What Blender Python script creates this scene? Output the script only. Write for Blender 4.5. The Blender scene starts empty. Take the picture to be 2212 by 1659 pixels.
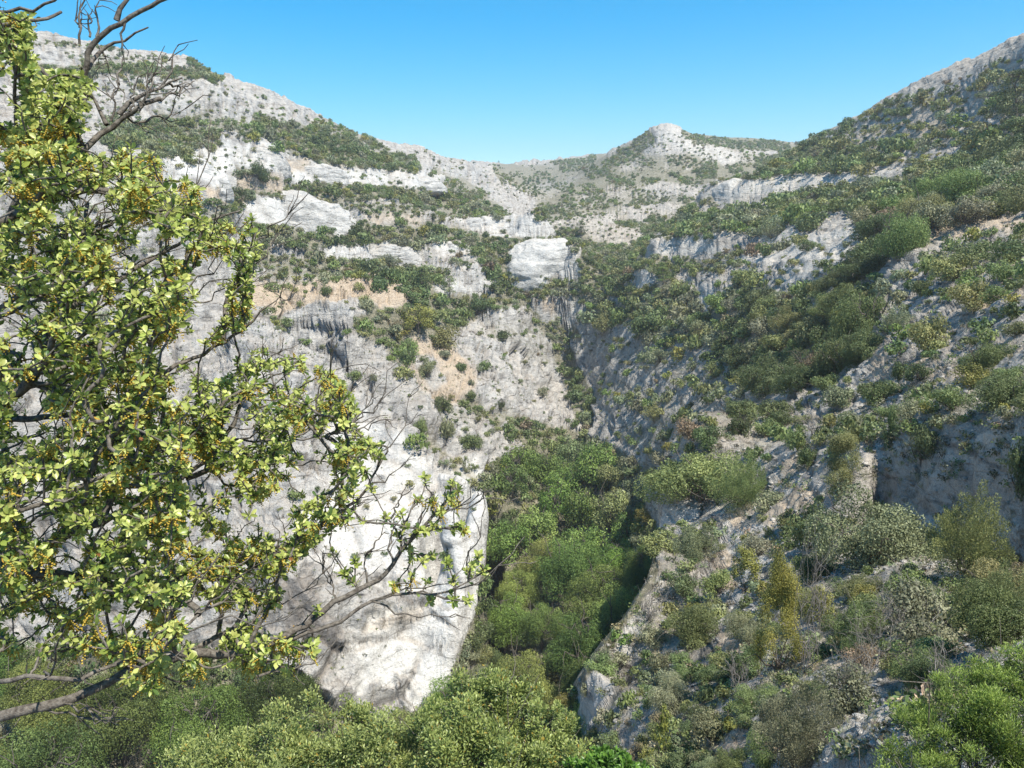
import bpy, math, random
import numpy as np
from mathutils import Vector, Matrix, Quaternion

# ---------------------------------------------------------------- camera, sky, sun, exposure
SC = bpy.context.scene
COL = SC.collection
PITCH = math.radians(12.0)
FD = 1670.0                                   # focal length in units of a 2212 px wide frame
CX, CY = 1106.0, 829.5
cam = bpy.data.cameras.new('camera'); cam_o = bpy.data.objects.new('camera', cam); COL.objects.link(cam_o)
cam.sensor_width = 36.0; cam.lens = 36.0 * FD / 2212.0
cam.clip_start = 0.05; cam.clip_end = 6000.0
cam_o.location = (0, 0, 0); cam_o.rotation_euler = (math.pi/2 - PITCH, 0, 0)
SC.camera = cam_o

SUN_EL, SUN_AZ = math.radians(62), math.radians(134)   # azimuth clockwise from the view direction (+Y)
w = bpy.data.worlds.new('World'); SC.world = w; w.use_nodes = True
nt = w.node_tree; nt.nodes.clear()
sky = nt.nodes.new('ShaderNodeTexSky'); sky.sky_type = 'NISHITA'; sky.sun_disc = False
sky.sun_elevation = SUN_EL; sky.sun_rotation = SUN_AZ
sky.altitude = 600; sky.air_density = 1.0; sky.dust_density = 0.25; sky.ozone_density = 2.2
hs = nt.nodes.new('ShaderNodeHueSaturation'); hs.inputs['Saturation'].default_value = 1.62
hs.inputs['Hue'].default_value = 0.486
bg = nt.nodes.new('ShaderNodeBackground'); bg.inputs['Strength'].default_value = 0.122
wo = nt.nodes.new('ShaderNodeOutputWorld')
nt.links.new(sky.outputs[0], hs.inputs['Color']); nt.links.new(hs.outputs[0], bg.inputs['Color']); nt.links.new(bg.outputs[0], wo.inputs[0])
sl = bpy.data.lights.new('sun', 'SUN'); sl.energy = 5.0; sl.angle = math.radians(0.53); sl.color = (1.0, 0.94, 0.82)
sun = bpy.data.objects.new('sun', sl); COL.objects.link(sun)
sd = Vector((math.sin(SUN_AZ)*math.cos(SUN_EL), math.cos(SUN_AZ)*math.cos(SUN_EL), math.sin(SUN_EL)))
sun.rotation_euler = (-sd).to_track_quat('-Z', 'Y').to_euler(); sun.location = (60, -30, 80)
SC.view_settings.view_transform = 'Standard'; SC.view_settings.look = 'None'
SC.view_settings.exposure = 0.78; SC.view_settings.gamma = 1.0
SC.cycles.max_bounces = 5; SC.cycles.diffuse_bounces = 3; SC.cycles.transparent_max_bounces = 4

rng = np.random.default_rng(11)
random.seed(5)

# ---------------------------------------------------------------- helpers
cp, sp_ = math.cos(PITCH), math.sin(PITCH)
def ray(x, y):
    """frame position (2212 x 1659) -> azimuth, slope (z per horizontal metre)"""
    x = np.asarray(x, float); y = np.asarray(y, float)
    a = (x-CX)/FD; b = -(y-CY)/FD
    dx = a; dy = cp + b*sp_; dz = -sp_ + b*cp
    h = np.hypot(dx, dy)
    return np.arctan2(dx, dy), dz/h
def project(P):
    P = np.asarray(P); X, Y, Z = P[..., 0], P[..., 1], P[..., 2]
    fw = Y*cp - Z*sp_; up = Y*sp_ + Z*cp
    fw = np.where(fw > 1e-3, fw, np.nan)
    return CX + FD*X/fw, CY - FD*up/fw, fw
def at(x, y, r):
    az, s = ray(x, y)
    return np.stack([r*np.sin(az), r*np.cos(az), r*s], -1)

_perm = np.random.default_rng(3).permutation(256).astype(np.int64); _perm = np.concatenate([_perm, _perm, _perm])
_val = np.random.default_rng(4).uniform(-1, 1, 256).astype(np.float32)
def vnoise(x, y, z):
    xi = np.floor(x).astype(np.int64); yi = np.floor(y).astype(np.int64); zi = np.floor(z).astype(np.int64)
    fx = (x-xi).astype(np.float32); fy = (y-yi).astype(np.float32); fz = (z-zi).astype(np.float32)
    fx = fx*fx*(3-2*fx); fy = fy*fy*(3-2*fy); fz = fz*fz*(3-2*fz)
    xi &= 255; yi &= 255; zi &= 255
    def h(a, b, c): return _val[_perm[_perm[_perm[a]+b]+c]]
    x1 = xi+1; y1 = yi+1; z1 = zi+1
    c00 = h(xi,yi,zi)*(1-fx)+h(x1,yi,zi)*fx; c10 = h(xi,y1,zi)*(1-fx)+h(x1,y1,zi)*fx
    c01 = h(xi,yi,z1)*(1-fx)+h(x1,yi,z1)*fx; c11 = h(xi,y1,z1)*(1-fx)+h(x1,y1,z1)*fx
    return (c00*(1-fy)+c10*fy)*(1-fz) + (c01*(1-fy)+c11*fy)*fz
def fbm(x, y, z, oct=4, gain=0.5, lac=2.03):
    s = 0; a = 1.0
    for i in range(oct):
        s = s + a*vnoise(x+17.3*i, y+5.1*i, z+9.7*i); x = x*lac; y = y*lac; z = z*lac; a *= gain
    return s
def ridged(x, y, z, oct=4, gain=0.5, lac=2.1):
    s = 0; a = 1.0
    for i in range(oct):
        s = s + a*(1-2*np.abs(vnoise(x+7.3*i, y+3.1*i, z+2.7*i))); x = x*lac; y = y*lac; z = z*lac; a *= gain
    return s
def sstep(a, b, x):
    t = np.clip((x-a)/(b-a), 0, 1); return t*t*(3-2*t)

def mesh_np(name, V, F, mat=None, smooth=False, attrs=None):
    """V (n,3), F (m,k) with one k; attrs {name: (n,) or (n,4)} on points"""
    me = bpy.data.meshes.new(name)
    V = np.ascontiguousarray(V, dtype=np.float32); F = np.ascontiguousarray(F, dtype=np.int32)
    k = F.shape[1]
    me.vertices.add(len(V)); me.vertices.foreach_set('co', V.ravel())
    me.loops.add(F.size); me.loops.foreach_set('vertex_index', F.ravel())
    me.polygons.add(len(F)); me.polygons.foreach_set('loop_start', np.arange(0, F.size, k, dtype=np.int32))
    if smooth: me.polygons.foreach_set('use_smooth', np.ones(len(F), dtype=bool))
    me.update(calc_edges=True)
    for n, a in (attrs or {}).items():
        a = np.asarray(a, dtype=np.float32)
        if a.ndim == 1:
            at_ = me.attributes.new(n, 'FLOAT', 'POINT'); at_.data.foreach_set('value', a)
        else:
            at_ = me.attributes.new(n, 'FLOAT_COLOR', 'POINT'); at_.data.foreach_set('color', a.ravel())
    if mat: me.materials.append(mat)
    return me
def link(name, me, parent=None):
    o = bpy.data.objects.new(name, me); COL.objects.link(o)
    if parent: o.parent = parent
    return o
def tag(o, label=None, cat=None, group=None, kind=None):
    if label: o['label'] = label
    if cat: o['category'] = cat
    if group: o['group'] = group
    if kind: o['kind'] = kind
    return o
def empty(name, loc):
    o = bpy.data.objects.new(name, None); COL.objects.link(o); o.location = loc; return o
# ---------------------------------------------------------------- terrain: surveyed lines (frame x, frame y, metres away)
LINES = [
 # skyline of the left mountain and its hidden back
 [(-250,70,235),(0,83,240),(100,87,243),(270,105,250),(410,120,255),(440,145,258),(470,165,262),(560,195,270),(650,230,285),(740,275,300),(850,315,325),(930,330,350),(1010,343,380),(1060,357,410)],
 [(-250,180,330),(0,180,340),(400,230,360),(650,310,400),(850,380,430),(1000,410,500),(1060,430,480)],
 [(1060,357,410),(1100,385,400),(1135,420,385),(1160,465,365)],
 # far hills at the head of the valley
 [(1060,356,640),(1150,357,700),(1230,342,760),(1310,332,820),(1400,345,830)],
 [(1110,395,600),(1160,400,590),(1230,375,600),(1300,352,600)],
 [(1165,440,500),(1190,425,500),(1230,410,520)],
 [(1000,440,1300),(1200,440,1300),(1500,400,1300),(1800,400,1300),(2200,400,1200)],
 [(-200,300,1300),(200,300,1300),(700,360,1300)],
 # the central peak
 [(1260,368,500),(1310,336,485),(1350,311,470),(1400,283,455),(1441,272,450),(1474,284,448),(1551,322,440),(1629,352,430),(1690,380,400)],
 [(1441,330,540),(1370,350,540),(1551,335,520)],
 [(1493,289,620),(1551,296,630),(1629,301,640),(1698,310,640),(1740,318,640)],
 [(1850,340,620),(2212,350,600),(1600,420,800)],
 [(1380,330,440),(1441,330,425),(1520,350,420)],
 [(1210,420,420),(1260,402,410),(1330,392,400),(1440,388,395),(1560,384,390),(1650,372,385)],
 # rock shelves below the peak
 [(1238,412,380),(1330,405,375),(1440,402,372),(1536,399,365)],
 [(1240,432,374),(1330,430,369),(1440,430,366),(1536,430,358)],
 [(1240,442,350),(1340,440,345),(1440,440,340),(1530,437,335)],
 [(1225,462,344),(1340,472,338),(1440,478,330),(1530,480,322)],
 [(1200,481,305),(1250,478,302),(1320,490,298),(1400,508,290)],
 [(1215,522,296),(1290,528,290),(1380,535,280)],
 [(1255,560,262),(1330,565,255),(1390,565,240)],
 # right mountain skyline, hidden back
 [(1737,306,300),(1783,284,285),(1821,265,270),(1899,224,245),(1960,199,230),(2034,174,215),(2122,137,200),(2212,97,185),(2400,0,170)],
 [(1737,360,370),(1850,340,360),(2000,300,330),(2212,250,300),(2400,200,280)],
 [(1690,340,280),(1800,335,240),(1950,300,205),(2100,260,180),(2212,230,165),(2400,180,150)],
 [(1660,372,262),(1800,365,215),(1976,345,180),(2100,340,160),(2212,330,145),(2400,300,130)],
 # cliff K
 [(1545,391,250),(1620,385,238),(1700,379,225),(1850,370,195),(1976,361,175)],
 [(1548,436,244),(1620,436,231),(1706,422,217),(1850,400,187),(1960,385,170)],
 [(1420,505,222),(1550,480,212),(1700,460,180),(1850,450,150),(2000,430,130),(2212,400,110),(2400,370,95)],
 # cliff J
 [(1405,514,205),(1450,509,198),(1560,505,184),(1667,502,170),(1760,492,152)],
 [(1398,565,200),(1450,563,192),(1560,556,177),(1655,532,163)],
 [(1375,585,196),(1400,582,190)],
 [(1372,632,190),(1400,625,184)],
 [(1512,615,158),(1535,610,154)],
 [(1512,672,153),(1535,668,150)],
 [(1750,530,138),(1860,490,125),(1960,490,108),(2100,475,97),(2212,458,90),(2400,430,78)],
 [(1640,600,140),(1750,600,118),(1830,570,112),(1960,560,92),(2100,550,78),(2212,540,70),(2400,510,60)],
 [(1400,690,172),(1500,705,150),(1640,690,122),(1780,690,98),(1900,690,78),(2050,660,62),(2212,640,54),(2400,620,45)],
 [(1300,790,182),(1400,800,155),(1500,800,132),(1640,790,108),(1760,810,84),(1900,790,62),(2050,770,50),(2212,750,42),(2400,730,35)],
 [(1330,900,148),(1430,900,125),(1560,890,98),(1680,880,76),(1800,880,62),(1920,870,50),(2050,860,42),(2212,850,36),(2400,850,30)],
 [(1350,1010,128),(1420,1000,108),(1520,960,84),(1640,950,62),(1760,945,50),(1870,950,41),(1960,935,38),(2100,900,36),(2212,880,34)],
 # near spur: silhouette above the forest
 [(1440,1080,62),(1432,1110,58),(1428,1150,55),(1415,1200,50),(1400,1250,44),(1350,1330,37),(1290,1400,31),(1240,1475,27),(1235,1560,24),(1290,1659,19),(1330,1800,14)],
 # its hidden back, dropping to the wood
 [(1500,1150,52),(1600,1110,47),(1700,1060,44),(1800,1060,38),(1880,1010,37)],
 [(1480,1250,42),(1560,1200,39),(1700,1200,33),(1820,1200,29)],
 # dark gully face
 [(1870,970,39),(1960,970,37.5),(2060,960,35),(2212,935,31),(2400,900,27)],
 [(1885,1110,37),(1980,1130,35.2),(2080,1155,32.6),(2212,1185,28.8),(2400,1200,25)],
 [(1900,1180,30),(2000,1200,27),(2120,1230,24),(2212,1240,22)],
 [(1420,1380,33),(1560,1340,27),(1700,1320,24),(1850,1320,20),(2000,1320,18),(2212,1350,15)],
 [(1330,1500,25),(1450,1500,21),(1600,1480,18),(1750,1480,15),(1900,1480,12.5),(2060,1500,10.5),(2212,1520,8.5)],
 [(1340,1640,18),(1500,1640,14.5),(1650,1640,12),(1800,1640,9.5),(2000,1640,7.5),(2212,1650,6)],
 # ravine floor and its left wall
 [(1190,692,250),(1205,740,225),(1222,790,205),(1240,850,190),(1258,900,175),(1275,950,160)],
 [(1190,668,262),(1260,650,255),(1330,640,232),(1400,655,205),(1500,690,165)],
 [(1290,600,252),(1340,590,240),(1360,575,235)],
 [(985,700,180),(1040,690,192),(1100,668,208),(1150,645,222),(1210,640,245),(1262,640,250)],
 [(870,742,158),(940,760,160),(1050,760,172),(1140,750,195)],
 [(900,860,142),(1000,860,150),(1100,860,162),(1200,870,175)],
 [(960,950,134),(1060,950,142),(1160,950,152),(1230,960,160)],
 [(1000,1020,126),(1060,1020,130),(1130,988,142)],
 # gully between the pale spurs, hidden part
 [(985,1060,122),(930,1010,126),(870,950,131),(900,900,135)],
 [(780,760,146),(830,800,143),(880,870,138)],
 # near pale buttress
 [(560,690,138),(640,740,133),(700,780,130),(780,850,124),(837,905,118),(899,944,112),(953,1016,107),(1003,1033,103),(1036,1066,99)],
 [(600,1000,106),(700,1000,108),(800,1000,108),(880,1020,106)],
 [(600,1150,92),(720,1150,94),(850,1150,95),(960,1150,95),(1040,1155,94)],
 [(620,1260,86),(740,1280,88),(850,1290,89),(960,1290,89),(1010,1300,88)],
 [(690,1420,82),(800,1400,84),(900,1400,85),(985,1390,84)],
 [(720,1500,80),(850,1510,81),(955,1508,81)],
 [(200,1330,88),(400,1350,86),(550,1380,84),(640,1420,82)],
 [(300,1100,104),(450,1100,102),(0,1150,110),(-250,1150,115)],
 # cliff edge turning away to the right of the buttress (hidden flank)
 # left slope soil ledge and domes above the buttress
 [(540,632,170),(620,632,168),(700,622,168),(780,622,168),(850,640,165)],
 [(580,655,162),(640,648,160),(700,650,158),(760,670,156)],
 [(590,730,148),(660,735,146),(740,745,145)],
 [(560,560,182),(700,590,184),(830,600,186),(920,610,186)],
 # blocks
 [(683,531,205),(760,530,207),(840,524,210),(930,520,212),(991,523,212),(1030,548,210)],
 [(683,553,202),(800,566,204),(906,568,206),(990,566,207),(1030,566,207)],
 [(960,574,200),(1020,585,200),(1068,612,198)],
 [(960,612,195),(1010,635,194),(1065,640,193)],
 [(976,469,250),(1040,462,252),(1110,466,250),(1180,482,247)],
 [(1022,508,244),(1100,514,242),(1192,516,240)],
 [(1107,520,224),(1170,514,222),(1234,524,220)],
 [(1120,592,216),(1190,600,214),(1258,606,211)],
 [(1120,628,212),(1200,628,220),(1260,625,230)],
 [(513,426,196),(600,419,200),(690,425,203),(745,448,204),(772,472,204)],
 [(560,484,190),(640,490,192),(700,493,194),(762,502,196)],
 [(780,465,212),(860,460,218),(930,475,222)],
 [(790,500,207),(870,505,213),(940,505,217)],
 [(330,338,176),(400,345,178),(455,365,179),(485,393,179)],
 [(330,400,171),(400,410,172),(480,415,174)],
 [(0,420,160),(150,420,165),(300,440,168)],
 [(415,320,205),(500,314,210),(560,318,213),(610,342,214)],
 [(415,352,198),(500,372,200),(600,385,206)],
 [(615,350,222),(700,352,232),(800,362,245),(900,375,262),(970,392,275)],
 [(640,388,214),(730,400,222),(830,412,236),(940,430,255)],
 [(1050,450,300),(980,440,285),(860,435,245)],
 [(0,160,225),(120,150,228),(250,155,230),(390,160,235),(455,168,240)],
 [(0,130,232),(150,122,236),(280,130,240),(400,142,244)],
 [(300,240,212),(450,250,220),(600,270,235),(740,310,262),(850,345,290)],
 [(0,300,190),(200,290,198),(330,290,200)],
 [(1060,400,385),(1000,380,362),(930,362,335)],
 [(0,620,140),(200,600,150),(400,560,165)],
 [(-250,700,120),(0,800,128),(300,780,135),(450,760,140)],
 [(-250,300,170),(-250,500,140)],
]
# points fixed by compass direction (degrees), distance and height: valley floor, hidden and outside ground
POLAR = [
 (4,150,-51),(6,140,-51),(3.5,130,-53),(0.5,120,-55),(3,112,-55),(7,120,-53),(9.5,118,-51),(9.5,106,-53),(6.5,100,-55),(11,92,-54),(2,96,-57),(0,104,-57),(6,84,-57),(9,82,-56),(2,82,-58),(8,72,-57),(5,72,-58),(-1.5,88,-58),(-1,76,-58),(-5,70,-58),(-12,66,-58),
 (-20,74,-58),(-30,80,-58),(-40,90,-58),(-8,60,-58),(-15,56,-67),(-25,60,-58),(-35,66,-58),(-50,70,-58),(0,58,-58),(5,58,-57),(10,62,-53),
 (-5,40,-60),(-15,40,-58),(-30,42,-58),(-45,45,-58),(2,36,-50),(-2,24,-42),(-12,24,-45),(-30,25,-46),(-50,25,-44),
 (5,14,-22),(-5,13,-24),(-20,13,-26),(-40,13,-26),(0,7,-11),(-20,6,-10),(-40,6,-9),(20,6,-8),(12,10,-13),
 (0,3,-3.6),(-30,3,-3.6),(30,3,-3.4),(-60,3,-2.8),(60,3,-2.4),(90,3,-1.2),(120,3,-.7),(180,3,-0.8),(-120,3,-1.8),(-90,3,-2.6),
 (0,1,-1.7),(90,1,-1.6),(180,1,-1.6),(-90,1,-1.8),
 (45,6,-3.5),(60,8,-1),(90,8,2.5),(50,15,-3),(70,16,4),(45,30,-6),(60,30,8),(90,20,10),(90,60,34),(70,60,26),(55,60,14),(50,100,18),(70,120,55),(110,60,36),(110,20,9),(140,40,14),
 (50,200,55),(90,200,90),(130,200,60),(180,30,0),(180,100,5),(180,300,10),(-140,30,-14),(-140,100,-50),(-90,30,-40),(-70,60,-62),(-90,100,-62),(-110,200,-40),
 (-60,130,-30),(-60,220,40),(-80,220,30),(-50,100,-52),(-60,300,60),(-90,400,60),(-120,500,40),(60,500,100),(100,500,110),(140,500,60),(180,600,20),(-60,1300,60),(-100,1300,40),(60,1300,60),(100,1300,60),(180,1300,20),
 (-48,150,2),(-48,200,35),
]
def densify(L):
    out = []
    for a, b in zip(L[:-1], L[1:]):
        n = max(1, int(math.hypot(a[0]-b[0], a[1]-b[1])/55))
        for i in range(n):
            t = i/n; out.append([a[k]+(b[k]-a[k])*t if k < 2 else a[k]*(b[k]/a[k])**t for k in range(3)])
    out.append(list(L[-1])); return out
pts = np.array([p for L in LINES for p in densify(L)], float)
caz, cs = ray(pts[:, 0], pts[:, 1]); clr = np.log(pts[:, 2])
# both banks of the wood are cliffs: the ground drops to the floor right beside these edges
SPUR = densify([(1440,1080,62),(1432,1110,58),(1428,1150,55),(1415,1200,50),(1400,1250,44),(1350,1330,37),(1290,1400,31),(1240,1475,27),(1235,1560,24)])
BUTT = densify([(1036,1066,99),(1040,1155,94),(1010,1300,88),(985,1390,84),(955,1508,81)])
for x, y, r in SPUR:
    a_, s_ = ray(x-70, y); POLAR.append((math.degrees(a_), r, max(-50, r*s_*1.0-26)))
    a_, s_ = ray(x-8, y+85); POLAR.append((math.degrees(a_), r*1.13, r*1.13*s_)); POLAR.append((math.degrees(a_), r*1.35+3, max(-53, r*s_*1.35-12)))
for x, y, r in BUTT:
    a_, s_ = ray(x+38, y); POLAR.append((math.degrees(a_), r+1, -57)); a_, s_ = ray(x+2, y); POLAR.append((math.degrees(a_), r+14, -57))
CREST = densify([(600,715,136),(640,742,133),(700,782,130),(780,850,124),(837,905,118),(899,944,112),(953,1016,107),(1003,1033,103)])
for x, y, r in CREST:
    for dx, dy, dr in ((12, 62, 7), (26, 80, 14)):
        a_, s_ = ray(x+dx, y+dy); POLAR.append((math.degrees(a_), r+dr, (r+dr)*s_))
pol = np.array(POLAR, float)
caz = np.concatenate([caz, np.radians(pol[:, 0])]); clr = np.concatenate([clr, np.log(pol[:, 1])]); cs = np.concatenate([cs, pol[:, 2]/pol[:, 1]])
# wrap copies so the ground closes behind the viewer
W = np.abs(caz) > math.radians(100)
caz = np.concatenate([caz, caz[W]-np.sign(caz[W])*2*math.pi]); clr = np.concatenate([clr, clr[W]]); cs = np.concatenate([cs, cs[W]])
LR = 0.62                                    # weight of log distance against azimuth
CQ = np.stack([caz, clr*LR], 1)
def phi(d2): return np.sqrt(d2 + 0.006**2)
D2 = ((CQ[:, None, :]-CQ[None, :, :])**2).sum(-1)
N_ = len(CQ)
A = np.zeros((N_+3, N_+3)); A[:N_, :N_] = phi(D2) - np.eye(N_)*0.0004
A[:N_, N_] = 1; A[:N_, N_+1:] = CQ; A[N_, :N_] = 1; A[N_+1:, :N_] = CQ.T
wts = np.linalg.lstsq(A, np.concatenate([cs, [0, 0, 0]]), rcond=None)[0]
def base_slope(az, lr):
    q0 = az.ravel().astype(np.float32); q1 = (lr*LR).ravel().astype(np.float32); out = np.zeros(len(q0), np.float32)
    C0 = CQ[:, 0].astype(np.float32); C1 = CQ[:, 1].astype(np.float32); wf = wts[:N_].astype(np.float32)
    for i in range(0, len(q0), 20000):
        a = q0[i:i+20000, None]-C0; b = q1[i:i+20000, None]-C1
        out[i:i+20000] = np.sqrt(a*a+b*b+np.float32(0.006**2)) @ wf
    return (out + wts[N_] + wts[N_+1]*q0 + wts[N_+2]*q1).reshape(az.shape)

AZC = np.radians(np.concatenate([np.linspace(-180, -50, 40, endpoint=False), np.linspace(-50, -40, 14, endpoint=False), np.linspace(-40, 42, 330), np.linspace(42, 60, 25)[1:], np.linspace(60, 180, 40)[1:]]))
LRC = np.linspace(math.log(1.0), math.log(1500.0), 760)
S0 = base_slope(*np.meshgrid(AZC, LRC, indexing='ij'))
# fine directions
AZ = np.radians(np.concatenate([np.linspace(-180, -50, 50, endpoint=False), np.linspace(-50, -39, 40, endpoint=False), np.linspace(-39, 40, 1000), np.linspace(40, 60, 60)[1:], np.linspace(60, 180, 60)[1:]]))
ci = np.interp(AZ, AZC, np.arange(len(AZC))); c0 = np.clip(np.floor(ci).astype(int), 0, len(AZC)-2); cf = (ci-c0)[:, None]
S1 = S0[c0]*(1-cf) + S0[c0+1]*cf              # (NA, NR0)
# the cliff edges over the wood are clean skylines: nothing in front of the drop may rise above them
def clamp_edge(line, rmin, rmax):
    L = sorted(line); xs = np.array([q[0] for q in L], float); ys = np.array([q[1] for q in L], float)
    a_, s_ = ray(xs, ys); m = (AZ >= a_[0]) & (AZ <= a_[-1])
    lim = np.interp(AZ, a_, s_)[:, None]; rr = np.exp(LRC)[None, :]
    wgt_ = m[:, None] & (rr > rmin) & (rr < rmax)
    S1[wgt_] = np.minimum(S1, lim-.012*np.clip((rr-rmin)/(rmax-rmin), 0, 1))[wgt_]
clamp_edge([(1050,1900),(1160,1750),(1225,1560),(1240,1475),(1290,1400),(1350,1330),(1400,1250),(1415,1200),(1428,1150),(1432,1110),(1440,1082)], 13, 82)
clamp_edge([(930,1008),(953,1016),(1003,1033),(1036,1066),(1046,1120),(1052,1420),(1090,1600)], 78, 124)
# rows follow each profile: more of them where it is steep
NRW = 820
ds = np.abs(np.diff(S1, axis=1)); dl = np.diff(LRC)[None, :]
wgt = dl*0.11 + ds*1.0
k_ = np.ones(21)/21.0
wgt = np.apply_along_axis(lambda v: np.convolve(v, k_, 'same'), 0, np.apply_along_axis(lambda v: np.convolve(v, k_, 'same'), 1, wgt)) + dl*0.02
cum = np.concatenate([np.zeros((len(AZ), 1)), np.cumsum(wgt, 1)], 1); cum /= cum[:, -1:]
u = np.linspace(0, 1, NRW)
LRf = np.empty((len(AZ), NRW)); Sf = np.empty_like(LRf)
for i in range(len(AZ)):
    LRf[i] = np.interp(u, cum[i], LRC); Sf[i] = np.interp(LRf[i], LRC, S1[i])
R = np.exp(LRf)
X = R*np.sin(AZ)[:, None]; Y = R*np.cos(AZ)[:, None]; Z = R*Sf
def normals(X, Y, Z):
    P = np.stack([X, Y, Z], -1)
    a = np.gradient(P, axis=0); b = np.gradient(P, axis=1)
    n = np.cross(a, b); n /= np.linalg.norm(n, axis=-1, keepdims=True)+1e-12
    return np.where(n[..., 2:3] < 0, -n, n)
def boxs(A_, k):
    for ax in (0, 1):
        c = np.cumsum(np.concatenate([np.repeat(A_.take([0], ax), k+1, ax), A_, np.repeat(A_.take([-1], ax), k, ax)], ax), ax)
        n = A_.shape[ax]
        A_ = (c.take(range(2*k+1, 2*k+1+n), ax)-c.take(range(0, n), ax))/(2*k+1)
    return A_
NB = np.stack([boxs(c, 4) for c in np.moveaxis(normals(X, Y, Z), -1, 0)], -1); NB /= np.linalg.norm(NB, axis=-1, keepdims=True)
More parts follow.
